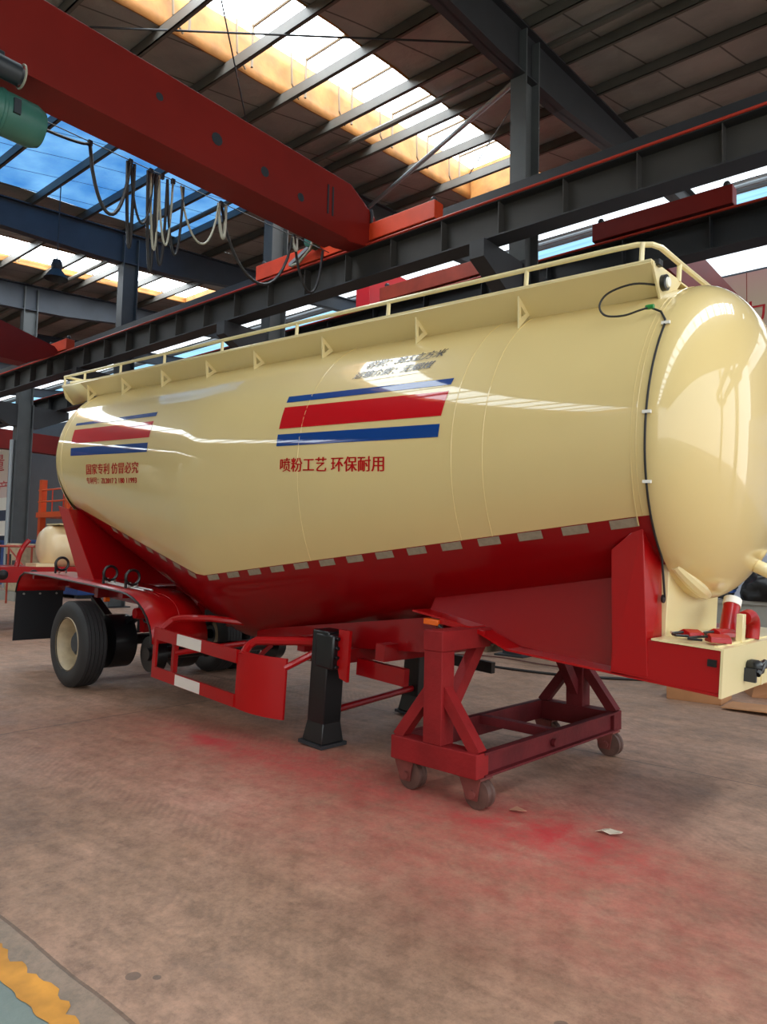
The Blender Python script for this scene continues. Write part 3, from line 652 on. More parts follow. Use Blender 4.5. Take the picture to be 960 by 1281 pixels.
# lower curved fairing strip under the front head and pipe stubs
bm = nb(); pts = []
for k in range(14):
    a = PI+.95+(.62)*k/13; pts.append((6.66+.05*math.sin(k/13*PI), (1.06+.0)*math.cos(a), Wc(6.62)+1.02*math.sin(a)))
tube(bm, pts, [.02+.028*math.sin(PI*min(1, (k+2)/15)) for k in range(14)], 10); finish('saddle_pad', bm, 'cream_part', TR)
bm = nb(); c = (6.92, .33, 1.99)
pts = [(6.84, .2, 2.06), (6.93, .17, 2.03), (7.0, .2, 2.0), (7.05, .32, 1.99), (7.05, .44, 2.02), (6.98, .54, 2.06), (6.88, .52, 2.1)]
tube(bm, curve(pts), .045, 14); finish('air_pipe', bm, 'cream_part', TR)
# gooseneck
bm = nb(); P = []
for u, b, t in ((4.75, 1.505, 1.6), (5.0, 1.485, 1.66), (5.28, 1.455, 1.72), (5.6, 1.355, 1.78), (6.0, 1.335, 1.84), (6.42, 1.33, 1.92)):
    P.append([(u, s*(.53+.10*k/6), t+.09+(b-t-.09)*k/6) for s, ks in ((-1, range(7)), (1, range(6, -1, -1))) for k in ks])
grid(bm, P); finish('gooseneck_web', bm, 'red', TR)
bm = nb(); prism(bm, [(4.72, 1.50), (5.02, 1.475), (5.28, 1.445), (5.6, 1.335), (7.02, 1.305), (7.02, 1.32), (5.6, 1.35), (5.28, 1.46), (5.02, 1.49), (4.72, 1.515)], 'y', -.81, .81); finish('bottom_flange', bm, 'red_bright', TR, smooth=False)
bm = nb(); box(bm, 6.37, 7.02, -.81, .81, 1.32, 1.565); finish('kingpin_box', bm, 'red_bright', TR, smooth=False, bevel=.006)
bm = nb(); hexa(bm, [(6.38, -.812, 1.34), (6.61, -.812, 1.34), (6.61, -.6, 1.34), (6.38, -.5, 1.34)], [(6.33, -.812, 2.09), (6.54, -.845, 2.27), (6.58, -.62, 2.04), (6.37, -.5, 2.05)]); finish('support_pillar', bm, 'red_bright', TR, smooth=False, bevel=.006)
bm = nb(); box(bm, 6.4, 6.62, -.6, .31, 1.56, 2.25); finish('front_plate', bm, 'cream_part', TR, smooth=False, bevel=.006)
bm = nb(); box(bm, 6.62, 7.035, -.82, .82, 1.566, 1.578); finish('top_plate', bm, 'cream_part', TR, smooth=False)
bm = nb(); box(bm, 7.02, 7.035, -.82, .82, 1.30, 1.566); finish('nose_plate', bm, 'cream_part', TR, smooth=False)
bm = nb(); box(bm, 6.97, 6.99, -.78, .78, 1.578, 1.586); finish('top_rib', bm, 'cream_part', TR, smooth=False)
bm = nb(); box(bm, 6.96, 7.0, -.385, -.33, 1.578, 1.75); finish('post', bm, 'cream_part', TR, bevel=.004)
bm = nb(); pts = [(6.8, -.16, 1.6), (6.8, -.14, 1.64), (6.79, -.06, 1.74)]; tube(bm, [(6.83, -.12, 1.6), (6.82, -.07, 1.67), (6.81, .0, 1.77)], .052, 18); pp = finish('discharge_pipe', bm, 'red_bright', TR)
bm = nb(); tube(bm, [(6.81, -.002, 1.768), (6.808, .025, 1.81)], .057, 18); finish('pipe_cap', bm, 'white', pp)
bm = nb(); tube(bm, curve([(6.97, -.27, 1.72), (6.97, -.18, 1.73), (6.97, -.11, 1.71), (6.97, -.08, 1.66), (6.97, -.09, 1.58)]), .042, 14); finish('elbow_pipe', bm, 'red_bright', TR)
# air coupling on the nose plate
bm = nb(); lathe_solid(bm, [(.035, 0), (.045, .02), (.045, .06), (.03, .09)], (7.035, -.38, 1.445), 'x', 18); cp = finish('air_coupling', bm, 'black', TR)
bm = nb(); tube(bm, [(7.10, -.42, 1.41), (7.11, -.37, 1.45), (7.11, -.30, 1.47)], .022, 10); finish('coupling_arm', bm, 'black', cp)
bm = nb(); box(bm, 7.03, 7.10, -.44, -.41, 1.36, 1.44); finish('coupling_bracket', bm, 'steel_dark', cp)
bm = nb(); tube(bm, [(7.10, -.30, 1.458), (7.105, -.21, 1.45)], .026, 12); c2 = finish('air_coupling', bm, 'black', TR)
bm = nb(); tube(bm, [(7.105, -.21, 1.45), (7.11, -.17, 1.448)], .024, 12); finish('coupling_cap', bm, 'orange_lens', c2)
bm = nb(); box(bm, 7.035, 7.04, -.10, -.06, 1.3, 1.38); finish('drain_lip', bm, 'cream_part', TR)
bm = nb(); box(bm, 6.95, 7.0, -.822, -.808, 1.47, 1.51); finish('side_marker', bm, 'black', TR)
# rear support frame under the tank
bm = nb(); prism(bm, [(-1.68, 2.16), (-1.34, 2.12), (-.42, 1.24), (-.88, 1.24)], 'y', -.96, -.945); finish('support_plate', bm, 'red_bright', TR, smooth=False)
bm = nb(); prism(bm, [(-1.68, 2.16), (-1.34, 2.12), (-.42, 1.24), (-.88, 1.24)], 'y', .945, .96); finish('support_plate', bm, 'red_bright', TR, smooth=False)
bm = nb(); hexa(bm, [(-1.36, -.94, 2.12), (-1.34, -.94, 2.12), (-1.34, .94, 2.12), (-1.36, .94, 2.12)], [(-.44, -.94, 1.2), (-.42, -.94, 1.2), (-.42, .94, 1.2), (-.44, .94, 1.2)]); finish('cross_plate', bm, 'red', TR, smooth=False)
for s in (-1, 1):
    bm = nb(); box(bm, -2.2, 1.3, s*.5-.05, s*.5+.05, .98, 1.2); finish('frame_rail', bm, 'red', TR, smooth=False)
    bm = nb(); hexa(bm, [(2.3, s*.4-.05, .86), (2.3, s*.4+.05, .86), (2.3, s*.4+.05, 1.0), (2.3, s*.4-.05, 1.0)], [(4.75, s*.5-.05, 1.16), (4.75, s*.5+.05, 1.16), (4.75, s*.5+.05, 1.45), (4.75, s*.5-.05, 1.45)]); finish('frame_rail', bm, 'red', TR, smooth=False)
for u, w_ in ((-2.15, 1.08), (-.9, 1.05), (.6, 1.05), (3.3, 1.02), (4.3, 1.1)):
    bm = nb(); box(bm, u-.05, u+.05, -.7, .7, w_-.07, w_+.07); finish('cross_member', bm, 'red', TR, smooth=False)
# fenders with mud flap
def fender(s):
    prof = [(-2.16, .93), (-2.12, 1.06), (-2.04, 1.16), (-1.9, 1.225), (-1.2, 1.245), (0, 1.255), (.85, 1.255)]
    prof += [(.85+.72*math.sin(t)*1.02, 1.255-.47*(1-math.cos(t))) for t in [PI/2*k/8 for k in range(1, 9)]]
    bm = nb(); grid(bm, [[(a, s*v, b) for v in (.58, .8, 1.0, 1.25)] for a, b in prof]); fo = finish('fender', bm, 'red_bright', TR, solid=.012)
    bm = nb(); tube(bm, [(a, s*1.255, b-.006) for a, b in prof], .012, 6); finish('fender_lip', bm, 'black', fo)
    bm = nb(); box(bm, -2.165, -2.15, min(s*.6, s*1.25), max(s*.6, s*1.25), .25, .96); mf = finish('mud_flap', bm, 'flap', TR)
    for v in (.7, .93, 1.15):
        bm = nb(); lathe_solid(bm, [(.014, -.01), (.014, .01)], (-2.145, s*v, .9), 'x', 8); finish('bolt', bm, 'chrome', mf)
    bm = nb(); box(bm, .75, .8, min(s*.45, s*1.2), max(s*.45, s*1.2), 1.17, 1.22); finish('fender_stay', bm, 'red', TR)
    bm = nb(); box(bm, -1.75, -1.7, min(s*.45, s*1.2), max(s*.45, s*1.2), 1.15, 1.2); finish('fender_stay', bm, 'red', TR)
    return fo
fender(-1); fender(1)
for u in (.95, 1.2):
    bm = nb(); pr = [(u+.28*math.sin(t)*1.2, 1.266-.22*(1-math.cos(t))*1.1) for t in [PI/2*k/6 for k in range(7)]]
    tube(bm, [(a, -1.0+.25*(a-u), b+.0) for a, b in pr], .004, 5); finish('fender_rib', bm, 'red_bright', TR)
for u in (-1.32, .07, .62):                               # hose clamps on the fender top
    bm = nb(); tube(bm, [(u, -1.0+.085*math.cos(a), 1.385+.085*math.sin(a)) for a in [2*PI*k/24 for k in range(24)]], .017, 8, closed=True); hc = finish('hose_clamp', bm, 'black', TR)
    bm = nb(); bar(bm, (u, -1.08, 1.26), (u, -1.08, 1.42), .03, .02, (0, 1, 0)); finish('clamp_foot', bm, 'black', hc)
    bm = nb(); bar(bm, (u, -1.03, 1.262), (u, -1.03, 1.33), .02, .02, (0, 1, 0)); finish('clamp_bolt', bm, 'chrome', hc)
    bm = nb(); bar(bm, (u, -.94, 1.262), (u, -.94, 1.32), .02, .02, (0, 1, 0)); finish('clamp_bolt', bm, 'chrome', hc)
for v in (-.95, -1.05):
    bm = nb(); tube(bm, [(.0, v, 1.275), (1.0, v, 1.275)], .012, 6); finish('hose_rail', bm, 'chrome', TR)
# axle and wheels
def wheel(u, v, s, full=True):
    r = .515; c = (u, v, .497)
    prof = [(.31, .135), (.34, .15), (.42, .158), (.46, .15), (.495, .13), (.512, .112)]
    tr = []
    for k, (a, b) in enumerate(((.112, .075), (.068, .028), (.021, -.021), (-.028, -.068), (-.075, -.112))):
        tr += [(r, a), (r, b)]
        if k < 4: tr += [(r-.012, b-.002), (r-.012, b-.005)]
    prof = prof+tr+[(.512, -.112), (.495, -.13), (.46, -.15), (.42, -.158), (.34, -.15), (.31, -.135)]
    bm = nb(); lathe(bm, prof, c, 'y', 64); wo = finish('wheel', bm, 'rubber', TR, ang=30)
    bm = nb(); lathe(bm, [(.315, s*.150), (.322, s*.14), (.305, s*.12), (.285, s*.09), (.275, s*.0), (.27, s*-.06), (.2, s*-.075), (.15, s*-.07), (.15, s*.0), (.11, s*.03), (.0005, s*.03)], c, 'y', 48); finish('rim', bm, 'rim', wo)
    bm = nb(); lathe_solid(bm, [(.14, s*-.05), (.14, s*.02), (.1, s*.05)], c, 'y', 24); finish('hub', bm, 'hoist_dark', wo)
    return wo
for u in (-.30,):
    wheel(u, -1.16, -1); wheel(u, 1.14, 1); wheel(u, .77, 1)
    bm = nb(); lathe_solid(bm, [(.07, -1.0), (.07, 1.0)], (u, 0, .5), 'y', 16); ax = finish('axle', bm, 'black', TR)
    bm = nb(); lathe_solid(bm, [(.24, -.86), (.33, -.84), (.33, -.56), (.28, -.54)], (u, 0, .5), 'y', 32); finish('brake_drum', bm, 'black', ax)
bm = nb(); lathe_solid(bm, [(.075, -.95), (.075, .95)], (.95, 0, .55), 'y', 16); finish('axle', bm, 'black', TR)
for s in (-1, 1):
    bm = nb(); lathe_solid(bm, [(.2, -.06), (.2, .06)], (.95, s*.85, .55), 'y', 24); finish('brake_drum', bm, 'black', TR)
    bm = nb(); lathe_solid(bm, [(.3, -.1), (.3, .1)], (.45, s*.2, .56), 'y', 24) if s < 0 else box(bm, .4, .5, .1, .2, .8, 1.0); finish('air_tank' if s < 0 else 'valve_block', bm, 'black', TR)
    bm = nb(); prism(bm, [(-1.1, .98), (-.4, .66), (.3, .98), (.3, .92), (-.4, .58), (-1.1, .92)], 'y', s*.62-.05, s*.62+.05); finish('leaf_spring', bm, 'black', TR)
    bm = nb(); prism(bm, [(.25, .98), (.45, .98), (.4, .7), (.3, .7)], 'y', s*.62-.07, s*.62+.07); finish('spring_hanger', bm, 'red', TR)
    bm = nb(); lathe_solid(bm, [(.06, 0), (.07, .05), (.07, .12), (.06, .16)], (.5, s*.8-.08, .95), 'y', 18); finish('brake_chamber', bm, 'red_bright', TR)
    bm = nb(); lathe_solid(bm, [(.028, 0), (.028, .06)], (.0, s*.98-.04, 1.06), 'y', 14); finish('suspension_bush', bm, 'orange_lens', TR)
bm = nb(); tube(bm, [(.3, -.7, 1.0), (.5, -.75, .85), (.7, -.74, .83), (.85, -.7, .95)], .012, 6); finish('air_hose', bm, 'wire', TR)
# side guard
SGV = -1.225
sg = None
def guard():
    global sg
    t = .012
    def plank(name, u0, u1, w0, w1, m, parent, dv=0): 
        bm = nb(); box(bm, u0, u1, SGV-t+dv, SGV+t+dv, w0, w1); return finish(name, bm, m, parent, smooth=False)
    sg = plank('side_guard', 1.6, 3.05, .845, .965, 'red_bright', TR)
    plank('lower_bar', 1.6, 3.05, .452, .565, 'red_bright', sg)
    plank('end_bar', 1.6, 1.66, .565, .845, 'red_bright', sg)
    plank('reflective_panel', 2.05, 2.48, .85, .96, 'white_tape', sg, -.003)
    plank('reflective_panel', 2.06, 2.50, .456, .561, 'white_tape', sg, -.003)
    bm = nb(); P = []
    for k in range(11):
        s = k/10; u = 3.05+.42*s; v = SGV+.22*s**2; P.append((u, v, .452-.055*s, .965-.03*s))
    vs = [[bm.verts.new((a, b+e, z)) for z in (c, d) for e in (0, .02)] for a, b, c, d in P]
    for A, B in zip(vs, vs[1:]):
        for i, j in ((0, 1), (1, 3), (3, 2), (2, 0)): bm.faces.new((A[i], A[j], B[j], B[i]))
    bm.faces.new([vs[0][i] for i in (0, 1, 3, 2)]); bm.faces.new([vs[-1][i] for i in (0, 1, 3, 2)])
    finish('curved_panel', bm, 'red_bright', sg, ang=40)
    bm = nb(); bar(bm, (1.72, -1.05, .5), (1.72, -1.05, .92), .05, .05, (0, 1, 0)); finish('inner_post', bm, 'red_bright', sg)
    bm = nb(); tube(bm, [(1.62, SGV+.02, .92), (1.62, -1.05, 1.03), (1.7, -1.0, 1.06), (1.95, -.8, 1.08), (2.2, -.55, 1.06)], .035, 8); finish('upper_arm', bm, 'red_bright', sg)
    bm = nb(); tube(bm, [(3.1, SGV+.02, .92), (3.08, -1.13, 1.0), (3.12, -1.08, 1.045), (3.4, -.85, 1.07), (3.75, -.6, 1.08)], .04, 8); finish('upper_arm', bm, 'red_bright', sg)
    bm = nb(); tube(bm, [(1.72, -1.05, .70), (2.2, -.5, .84)], .03, 8); finish('lower_arm', bm, 'red_bright', sg)
    bm = nb(); tube(bm, [(3.45, -1.0, .85), (3.62, -.8, 1.0)], .03, 8); finish('lower_arm', bm, 'red_bright', sg)
guard()
bm = nb(); lathe_solid(bm, [(.065, -.02), (.065, .02)], (2.68, -.86, .66), 'y', 24); sl = finish('side_lamp', bm, 'black', TR)
bm = nb(); box(bm, 2.635, 2.725, -.888, -.878, .63, .69); finish('lamp_lens', bm, 'orange_lens', sl, bevel=.01)
bm = nb(); bar(bm, (2.68, -.84, .7), (2.68, -.55, .9), .02, .04); finish('lamp_bracket', bm, 'red', sl)
# landing legs
for s in (-1, 1):
    v = s*.78
    bm = nb(); box(bm, 3.655, 3.865, v-.105, v+.105, .42, 1.22); lg = finish('landing_leg', bm, 'black', TR, bevel=.012)
    bm = nb(); hexa(bm, [(3.63, v-.13, .26), (3.89, v-.13, .26), (3.89, v+.13, .26), (3.63, v+.13, .26)], [(3.66, v-.1, .46), (3.86, v-.1, .46), (3.86, v+.1, .46), (3.66, v+.1, .46)]); finish('foot', bm, 'black', lg, bevel=.01)
    bm = nb(); box(bm, 3.61, 3.91, v-.15, v+.15, .233, .262); finish('foot_plate', bm, 'steel_dark', lg)
    bm = nb(); box(bm, 3.70, 3.93, v-.11, v+.1, .9, 1.2); finish('gearbox', bm, 'black', lg, bevel=.02)
    for k in range(4):
        bm = nb(); lathe_solid(bm, [(.016, 0), (.016, .03)], (3.93, v-.07, .93+.08*k), 'x', 8); finish('bolt', bm, 'black', lg)
    bm = nb(); box(bm, 3.67, 3.70, v-.093, v-.0905, .82, .92); finish('data_plate', bm, 'white', lg)
    bm = nb(); prism(bm, [(3.93, 1.25), (4.06, 1.25), (4.06, .82), (3.97, .84), (3.93, .95)], 'y', v-.05, v-.02); finish('leg_bracket', bm, 'red_bright', lg, smooth=False)
    bm = nb(); tube(bm, [(3.55, v-.02, .98), (3.7, v-.02, .98)], .022, 8); finish('crank_shaft', bm, 'chrome', lg)
    if s > 0: lg.location = (-.28, 0, -.016)
bm = nb(); tube(bm, [(3.76, -.72, .50), (3.5, .72, .49)], .032, 10); finish('leg_cross_tube', bm, 'red', TR)
bm = nb(); box(bm, 3.72, 3.86, -.75, .75, .93, 1.05); finish('leg_cross_beam', bm, 'red', TR, smooth=False)
bm = nb(); box(bm, 4.0, 4.55, -.66, -.6, .86, 1.0); finish('leg_stay', bm, 'red', TR, smooth=False)
bm = nb(); box(bm, 4.0, 4.6, .5, .56, .86, .96); finish('leg_stay', bm, 'black', TR, smooth=False)
bm = nb(); tube(bm, [(3.2, -.55, .86), (3.35, -.6, .88), (3.5, -.62, .9), (3.66, -.66, .97)], .025, 8); finish('drain_pipe', bm, 'red', TR)
bm = nb(); box(bm, 3.32, 3.36, -.63, -.57, .87, .95); finish('pipe_flange', bm, 'rim', TR)
# marker lamp at the hopper edge above the cart
bm = nb(); box(bm, 4.86, 5.0, -.84, -.79, 1.425, 1.47); ml = finish('marker_lamp', bm, 'orange_lens', TR, bevel=.006)
bm = nb(); tube(bm, [(5.0, -.82, 1.43), (5.06, -.83, 1.40), (5.2, -.83, 1.39), (5.35, -.83, 1.40)], .014, 6); finish('lamp_wire', bm, 'wire', ml)
bm = nb(); bar(bm, (5.0, -.8, 1.46), (5.4, -.8, 1.43), .03, .03); finish('lamp_rail', bm, 'red_bright', ml)

# loose red lamp housings lying on the nose of the trailer
TM = Matrix.Translation(T0) @ Matrix.Rotation(TILT, 4, 'Y')
def lamp_house(u, v, rot, ln, label):
    o = thing('tail_lamp_housing', label, 'lamp housing', TM @ Vector((u, v, 1.592))); o.rotation_euler = (0, TILT, rot)
    bm = nb(); prism(bm, [(-.05, .0), (.05, .0), (.04, .03), (.0, .05), (-.045, .03)], 'x', -ln/2, ln/2); finish('housing', bm, 'red_bright', o, bevel=.004)
    bm = nb(); lathe_solid(bm, [(.03, 0), (.03, .015)], (-ln*.3, .075, .012), 'z', 16); finish('lens_ring', bm, 'white', o)
    bm = nb(); tube(bm, [(-ln/2, 0, .03), (-ln/2-.05, .03, .02), (-ln/2-.1, .0, .015), (-ln/2-.13, -.05, .012), (-ln/2-.06, -.08, .012)], .008, 6); finish('wire', bm, 'wire', o)
    return o
lamp_house(6.77, -.60, 1.3, .14, 'small red lamp housing with black wire lying nearest the front plate')
lamp_house(6.95, -.66, .7, .12, 'small red lamp housing lying at the near edge of the nose')
lamp_house(6.87, -.32, 1.35, .22, 'longest red lamp housing lying beside the cream post')

# ------------------------------------------------------------------ support cart
CT = thing('support_cart', 'worn red steel support cart on four iron casters under the trailer neck', 'cart', (-3.16, 4.95, 0)); CT.rotation_euler = (0, 0, math.radians(-.3)+.005)
def cb(name, m, *a, parent=CT, bevel=.006): 
    bm = nb(); box(bm, *a); return finish(name, bm, m, parent, smooth=False, bevel=bevel)
xa, xb, ya, yb = -.375, .375, -1.04, 1.04
for s in (-1, 1):
    bm = nb(); x = s*.335                              # long rails: channels, open to the outside
    box(bm, x-.008, x+.008, ya+.07, yb-.07, .21, .37); box(bm, min(x, x+s*.05), max(x, x+s*.05), ya+.07, yb-.07, .355, .37); box(bm, min(x, x+s*.05), max(x, x+s*.05), ya+.07, yb-.07, .21, .225)
    finish('long_rail', bm, 'cart', CT, smooth=False)
    y = s*.99
    cb('end_beam', 'cart_top' if s < 0 else 'cart', xa, xb, y-.07, y+.07, .21, .37)
    cb('post', 'cart_top' if s < 0 else 'cart', -.08, .08, y-.07, y+.07, .37, 1.0)
    cb('top_beam', 'cart_top' if s < 0 else 'cart', -.085, .085, min(y+s*.075, y-s*.5), max(y+s*.075, y-s*.5), 1.0, 1.14)
    for q in (-1, 1):
        bm = nb(); bar(bm, (q*.345, y, .36), (q*.05, y, .74), .08, .085, (0, 1, 0)); finish('side_brace', bm, 'cart_top' if s < 0 else 'cart', CT, smooth=False)
    bm = nb(); bar(bm, (0, y-s*.05, .5), (0, y-s*.46, 1.02), .09, .08, (1, 0, 0)); finish('inner_brace', bm, 'cart_top' if s < 0 else 'cart', CT, smooth=False)
    for q in (-1, 1):
        cx, cy = q*.29, s*.95
        ca = nb(); box(ca, cx-.09, cx+.09, cy-.07, cy+.07, .195, .21); co = finish('caster', ca, 'caster', CT, smooth=False)
        for e in (-1, 1):
            bm = nb(); prism(bm, [(cx-.09, .2), (cx+.08, .2), (cx+.055, .06), (cx-.03, .06)], 'y', cy+e*.055-.006, cy+e*.055+.006); finish('fork_plate', bm, 'caster', co, smooth=False)
            bm = nb(); lathe_solid(bm, [(.028, 0), (.028, .02)], (cx+.02, cy+e*.061-(.02 if e < 0 else 0), .1), 'y', 14); finish('axle_nut', bm, 'caster', co)
        bm = nb(); lathe_solid(bm, [(.075, -.045), (.1, -.04), (.1, -.018), (.088, -.012), (.088, .012), (.1, .018), (.1, .04), (.075, .045)], (cx+.035, cy, .1), 'y', 28); finish('caster_wheel', bm, 'caster_wheel', co)
cb('cross_bar', 'cart', -.33, .33, -.04, .04, .30, .37)
bm = nb(); lathe_solid(bm, [(.03, 0), (.03, .03)], (.35, -.05, .28), 'x', 14); finish('lug', bm, 'cart', CT)

# ------------------------------------------------------------------ floor marks and litter
bm = nb(); P = []
for k in range(400):
    x = -9+.032*k; a = 1.25+.02*noise.noise(Vector((x*14, 8, 1))); b = 1.345+.05*noise.noise(Vector((x*3.1, 0, 1)))+.05*noise.noise(Vector((x*9, 4, 1)))+.03*noise.noise(Vector((x*23, 4, 1)))
    P.append([(x, a, .003), (x, a+(b-a)*.5, .003), (x, b, .003)])
grid(bm, P)
ym = mat('worn_yellow_paint', rgb(214, 146, 52), .6, vary=.3, scale=7)
finish('floor_marking', bm, ym, frame='b', kind='structure', label='worn yellow line painted along the floor lane', category='floor line')
def litter(name, label, cat, px, m, pts, th=.004, frame=None, group=None):
    bm = nb(); c = Vector((px[0], px[1], .004))
    vs = [bm.verts.new(Vector((x, y, z))) for x, y, z in pts]; bm.faces.new(vs)
    o = finish(name, bm, m, solid=th, smooth=False); o.location = c+Vector((0, 0, th)); o['label'] = label; o['category'] = cat
    if group: o['group'] = group
    return o
litter('paper_scrap', 'crumpled pale paper scrap on the floor in front of the cart', 'paper', (-2.02, 4.2), 'paper', [(-.08, -.03, 0), (-.03, -.04, .02), (.01, -.02, .004), (.08, -.01, .025), (.05, .02, .015), (.06, .05, .01), (-.01, .02, .02), (-.05, .03, .005)])
litter('dry_leaf', 'curled brown leaf beside the near caster of the cart', 'leaf', (-2.62, 4.12), mat('dry_leaf_brown', rgb(166, 116, 92), .7), [(-.05, -.02, 0), (.02, -.03, .015), (.06, .02, .01), (-.02, .025, .02)])
litter('paper_scrap', 'small light paper scrap on the floor right of the cart', 'paper', (-1.0, 3.9), 'paper', [(-.05, -.02, 0), (.03, -.025, .008), (.05, .02, .006), (-.03, .02, .01)])

# ------------------------------------------------------------------ things beyond the trailer on the right (hall coordinates)
def bbox_thing(name, label, cat, x0, x1, y0, y1, z0, z1, m, frame='b', bevel=.01, group=None):
    bm = nb(); box(bm, x0, x1, y0, y1, z0, z1); o = finish(name, bm, m, frame=frame, base=((x0+x1)/2, (y0+y1)/2, z0), bevel=bevel, label=label, category=cat)
    if group: o['group'] = group
    return o
bx = thing('cardboard_box', 'flat brown cardboard carton on the floor behind the trailer nose', 'box', (-3.27, 9.16, 0)); bx.rotation_euler = (0, 0, .1)
bm = nb(); box(bm, -.3, .32, -.25, .3, 0, .2); finish('carton', bm, 'card', bx, smooth=False, bevel=.005)
bm = nb(); box(bm, -.3, .32, .02, .07, .2, .203); finish('packing_tape', bm, 'rim', bx, smooth=False)
bx = thing('cardboard_box', 'larger crumpled brown carton at the edge under the cream nose', 'box', (-2.55, 10.3, 0)); bx.rotation_euler = (0, 0, .5)
bm = nb(); hexa(bm, [(-.5, -.3, 0), (.6, -.3, 0), (.6, .4, 0), (-.5, .4, 0)], [(-.42, -.25, .32), (.62, -.34, .38), (.55, .42, .34), (-.5, .35, .26)]); finish('carton', bm, 'card', bx, smooth=False, bevel=.005)
bm = nb(); hexa(bm, [(-.42, -.25, .32), (.62, -.34, .38), (.62, -.34, .39), (-.42, -.25, .33)], [(-.5, -.5, .2), (.5, -.6, .25), (.5, -.6, .26), (-.5, -.5, .21)]); finish('flap', bm, 'card', bx, smooth=False)
o = litter('cardboard_sheet', 'torn flat piece of orange brown cardboard lying on the floor', 'cardboard', (-2.47, 8.9), 'card', [(-.38, -.2, .01), (.1, -.22, .03), (.42, -.05, .01), (.35, .18, .05), (-.1, .22, .02), (-.35, .1, .04)], .01)
o = litter('wood_strip', 'thin pale wooden strip lying at the edge of the floor', 'wood', (-1.9, 8.3), 'paper', [(-.3, -.02, 0), (.3, -.02, 0), (.3, .02, 0), (-.3, .02, 0)], .015)
pb = thing('plastic_bag', 'clear crumpled plastic bag on the floor behind the cart', 'bag', (-3.95, 10.2, 0))
bm = nb(); bmesh.ops.create_icosphere(bm, subdivisions=4, radius=1)
for v in bm.verts:
    n = noise.noise(v.co*2.3)*.25+noise.noise(v.co*6)*.1; v.co = Vector((v.co.x*.42*(1+n), v.co.y*.3*(1+n), max(0, .12+v.co.z*.14*(1+n*1.4))))
finish('bag_film', bm, 'plastic_bag', pb, ang=20)
bm = nb(); tube(bm, [(.3, 0, .1), (.45, .05, .12), (.55, .0, .03)], [.05, .03, .015], 8); finish('bag_neck', bm, 'plastic_bag', pb)
bbox_thing('white_carton', 'small white carton beside the clear plastic bag', 'box', -4.3, -3.95, 10.75, 11.05, 0, .22, 'white')
def pallet(x, y, label, stack):
    p = thing('pallet', label, 'pallet', (x, y, 0), 'b')
    for k in (-.5, 0, .5):
        bm = nb(); box(bm, k-.06, k+.06, -.4, .4, 0, .1); finish('block_row', bm, 'pallet', p, smooth=False)
    for k in range(5):
        bm = nb(); box(bm, -.6, .6, -.4+.17*k, -.4+.17*k+.12, .1, .125); finish('deck_board', bm, 'pallet', p, smooth=False)
    return p
for i, (x, y, ln) in enumerate(((-5.35, 11.6, 1.2), (-7.5, 11.5, 1.3), (-9.3, 11.0, 1.4))):
    ps = ['nearest the cart', 'in the middle', 'farthest back along the trailer'][i]
    pallet(x, y, 'wooden pallet behind the trailer %s' % ps, 0)
    st = thing('black_steel_stack', 'low stack of black parts on the pallet %s' % ps, 'stack', (x, y, .126), 'b')
    for k in range(3):
        bm = nb(); box(bm, -.58+.02*k, .58-.03*k, -.36, .34, .07*k, .07*k+.06); finish('plate', bm, 'black', st, smooth=False, bevel=.006)
def floor_cable(pts, r, m, label):
    bm = nb(); P = [Vector(p) for p in pts]; out = []
    for i in range(len(P)-1):
        p0, p1, p2, p3 = P[max(0, i-1)], P[i], P[i+1], P[min(len(P)-1, i+2)]
        for k in range(8):
            t = k/8; out.append(.5*((2*p1)+(-p0+p2)*t+(2*p0-5*p1+4*p2-p3)*t*t+(-p0+3*p1-3*p2+p3)*t**3))
    out.append(P[-1]); tube(bm, out, r, 6); o = finish('floor_cable', bm, m); o['label'] = label; o['category'] = 'cable'; return o
floor_cable([(-9.0, 8.6, .02), (-7.0, 9.2, .02), (-5.2, 9.4, .02), (-3.6, 10.3, .02), (-1.5, 10.9, .02), (0, 11.2, .02)], .02, 'wire', 'black cable running along the floor behind the trailer')
floor_cable([(-8.5, 9.2, .02), (-7.1, 10.2, .02), (-5.6, 10.1, .02), (-4.4, 10.9, .02), (-3, 11.3, .02)], .012, mat('brown_hose', rgb(96, 54, 44), .5), 'thin brown hose curving over the floor behind the cart')
floor_cable([(-3.2, 10.3, .03), (-2.4, 10.1, .03), (-1.6, 10.3, .03), (-.5, 10.5, .03)], .03, 'wire', 'thick black cable under the cream trailer nose')
litter('blue_rag', 'small blue rag on the floor behind the cart top', 'rag', (-6.9, 10.9), 'blue', [(-.12, -.1, 0), (.1, -.12, .03), (.14, .08, .05), (-.08, .12, .02)], .02)
# low concrete parapet with a heap of hoses
bm = nb(); box(bm, -9.0, 6.0, 13.0, 13.25, 0, 1.0); box(bm, -9.0, 6.0, 12.96, 13.29, 1.0, 1.06); finish('wall_low', bm, 'conc', frame='b', kind='structure', smooth=False, label='low grey concrete wall behind the trailer nose', category='wall')
def heap(x, y, z, r, h, m, label, cat, name, seed):
    bm = nb(); bmesh.ops.create_icosphere(bm, subdivisions=4, radius=1); bmesh.ops.delete(bm, geom=[v for v in bm.verts if v.co.z < -.25], context='VERTS')
    for v in bm.verts:
        n = noise.noise(v.co*2+Vector((seed, 0, 0)))*.35+noise.noise(v.co*5+Vector((seed, 3, 0)))*.15
        v.co = Vector((v.co.x*r*(1+n*.4), v.co.y*.22*(1+n*.4), max(0, (v.co.z+.1)*h*(1+n))))
    o = finish(name, bm, m, frame='b', ang=30); o.location = Matrix.Rotation(AB, 3, 'Z') @ Vector((x, y, z)); o['label'] = label; o['category'] = cat
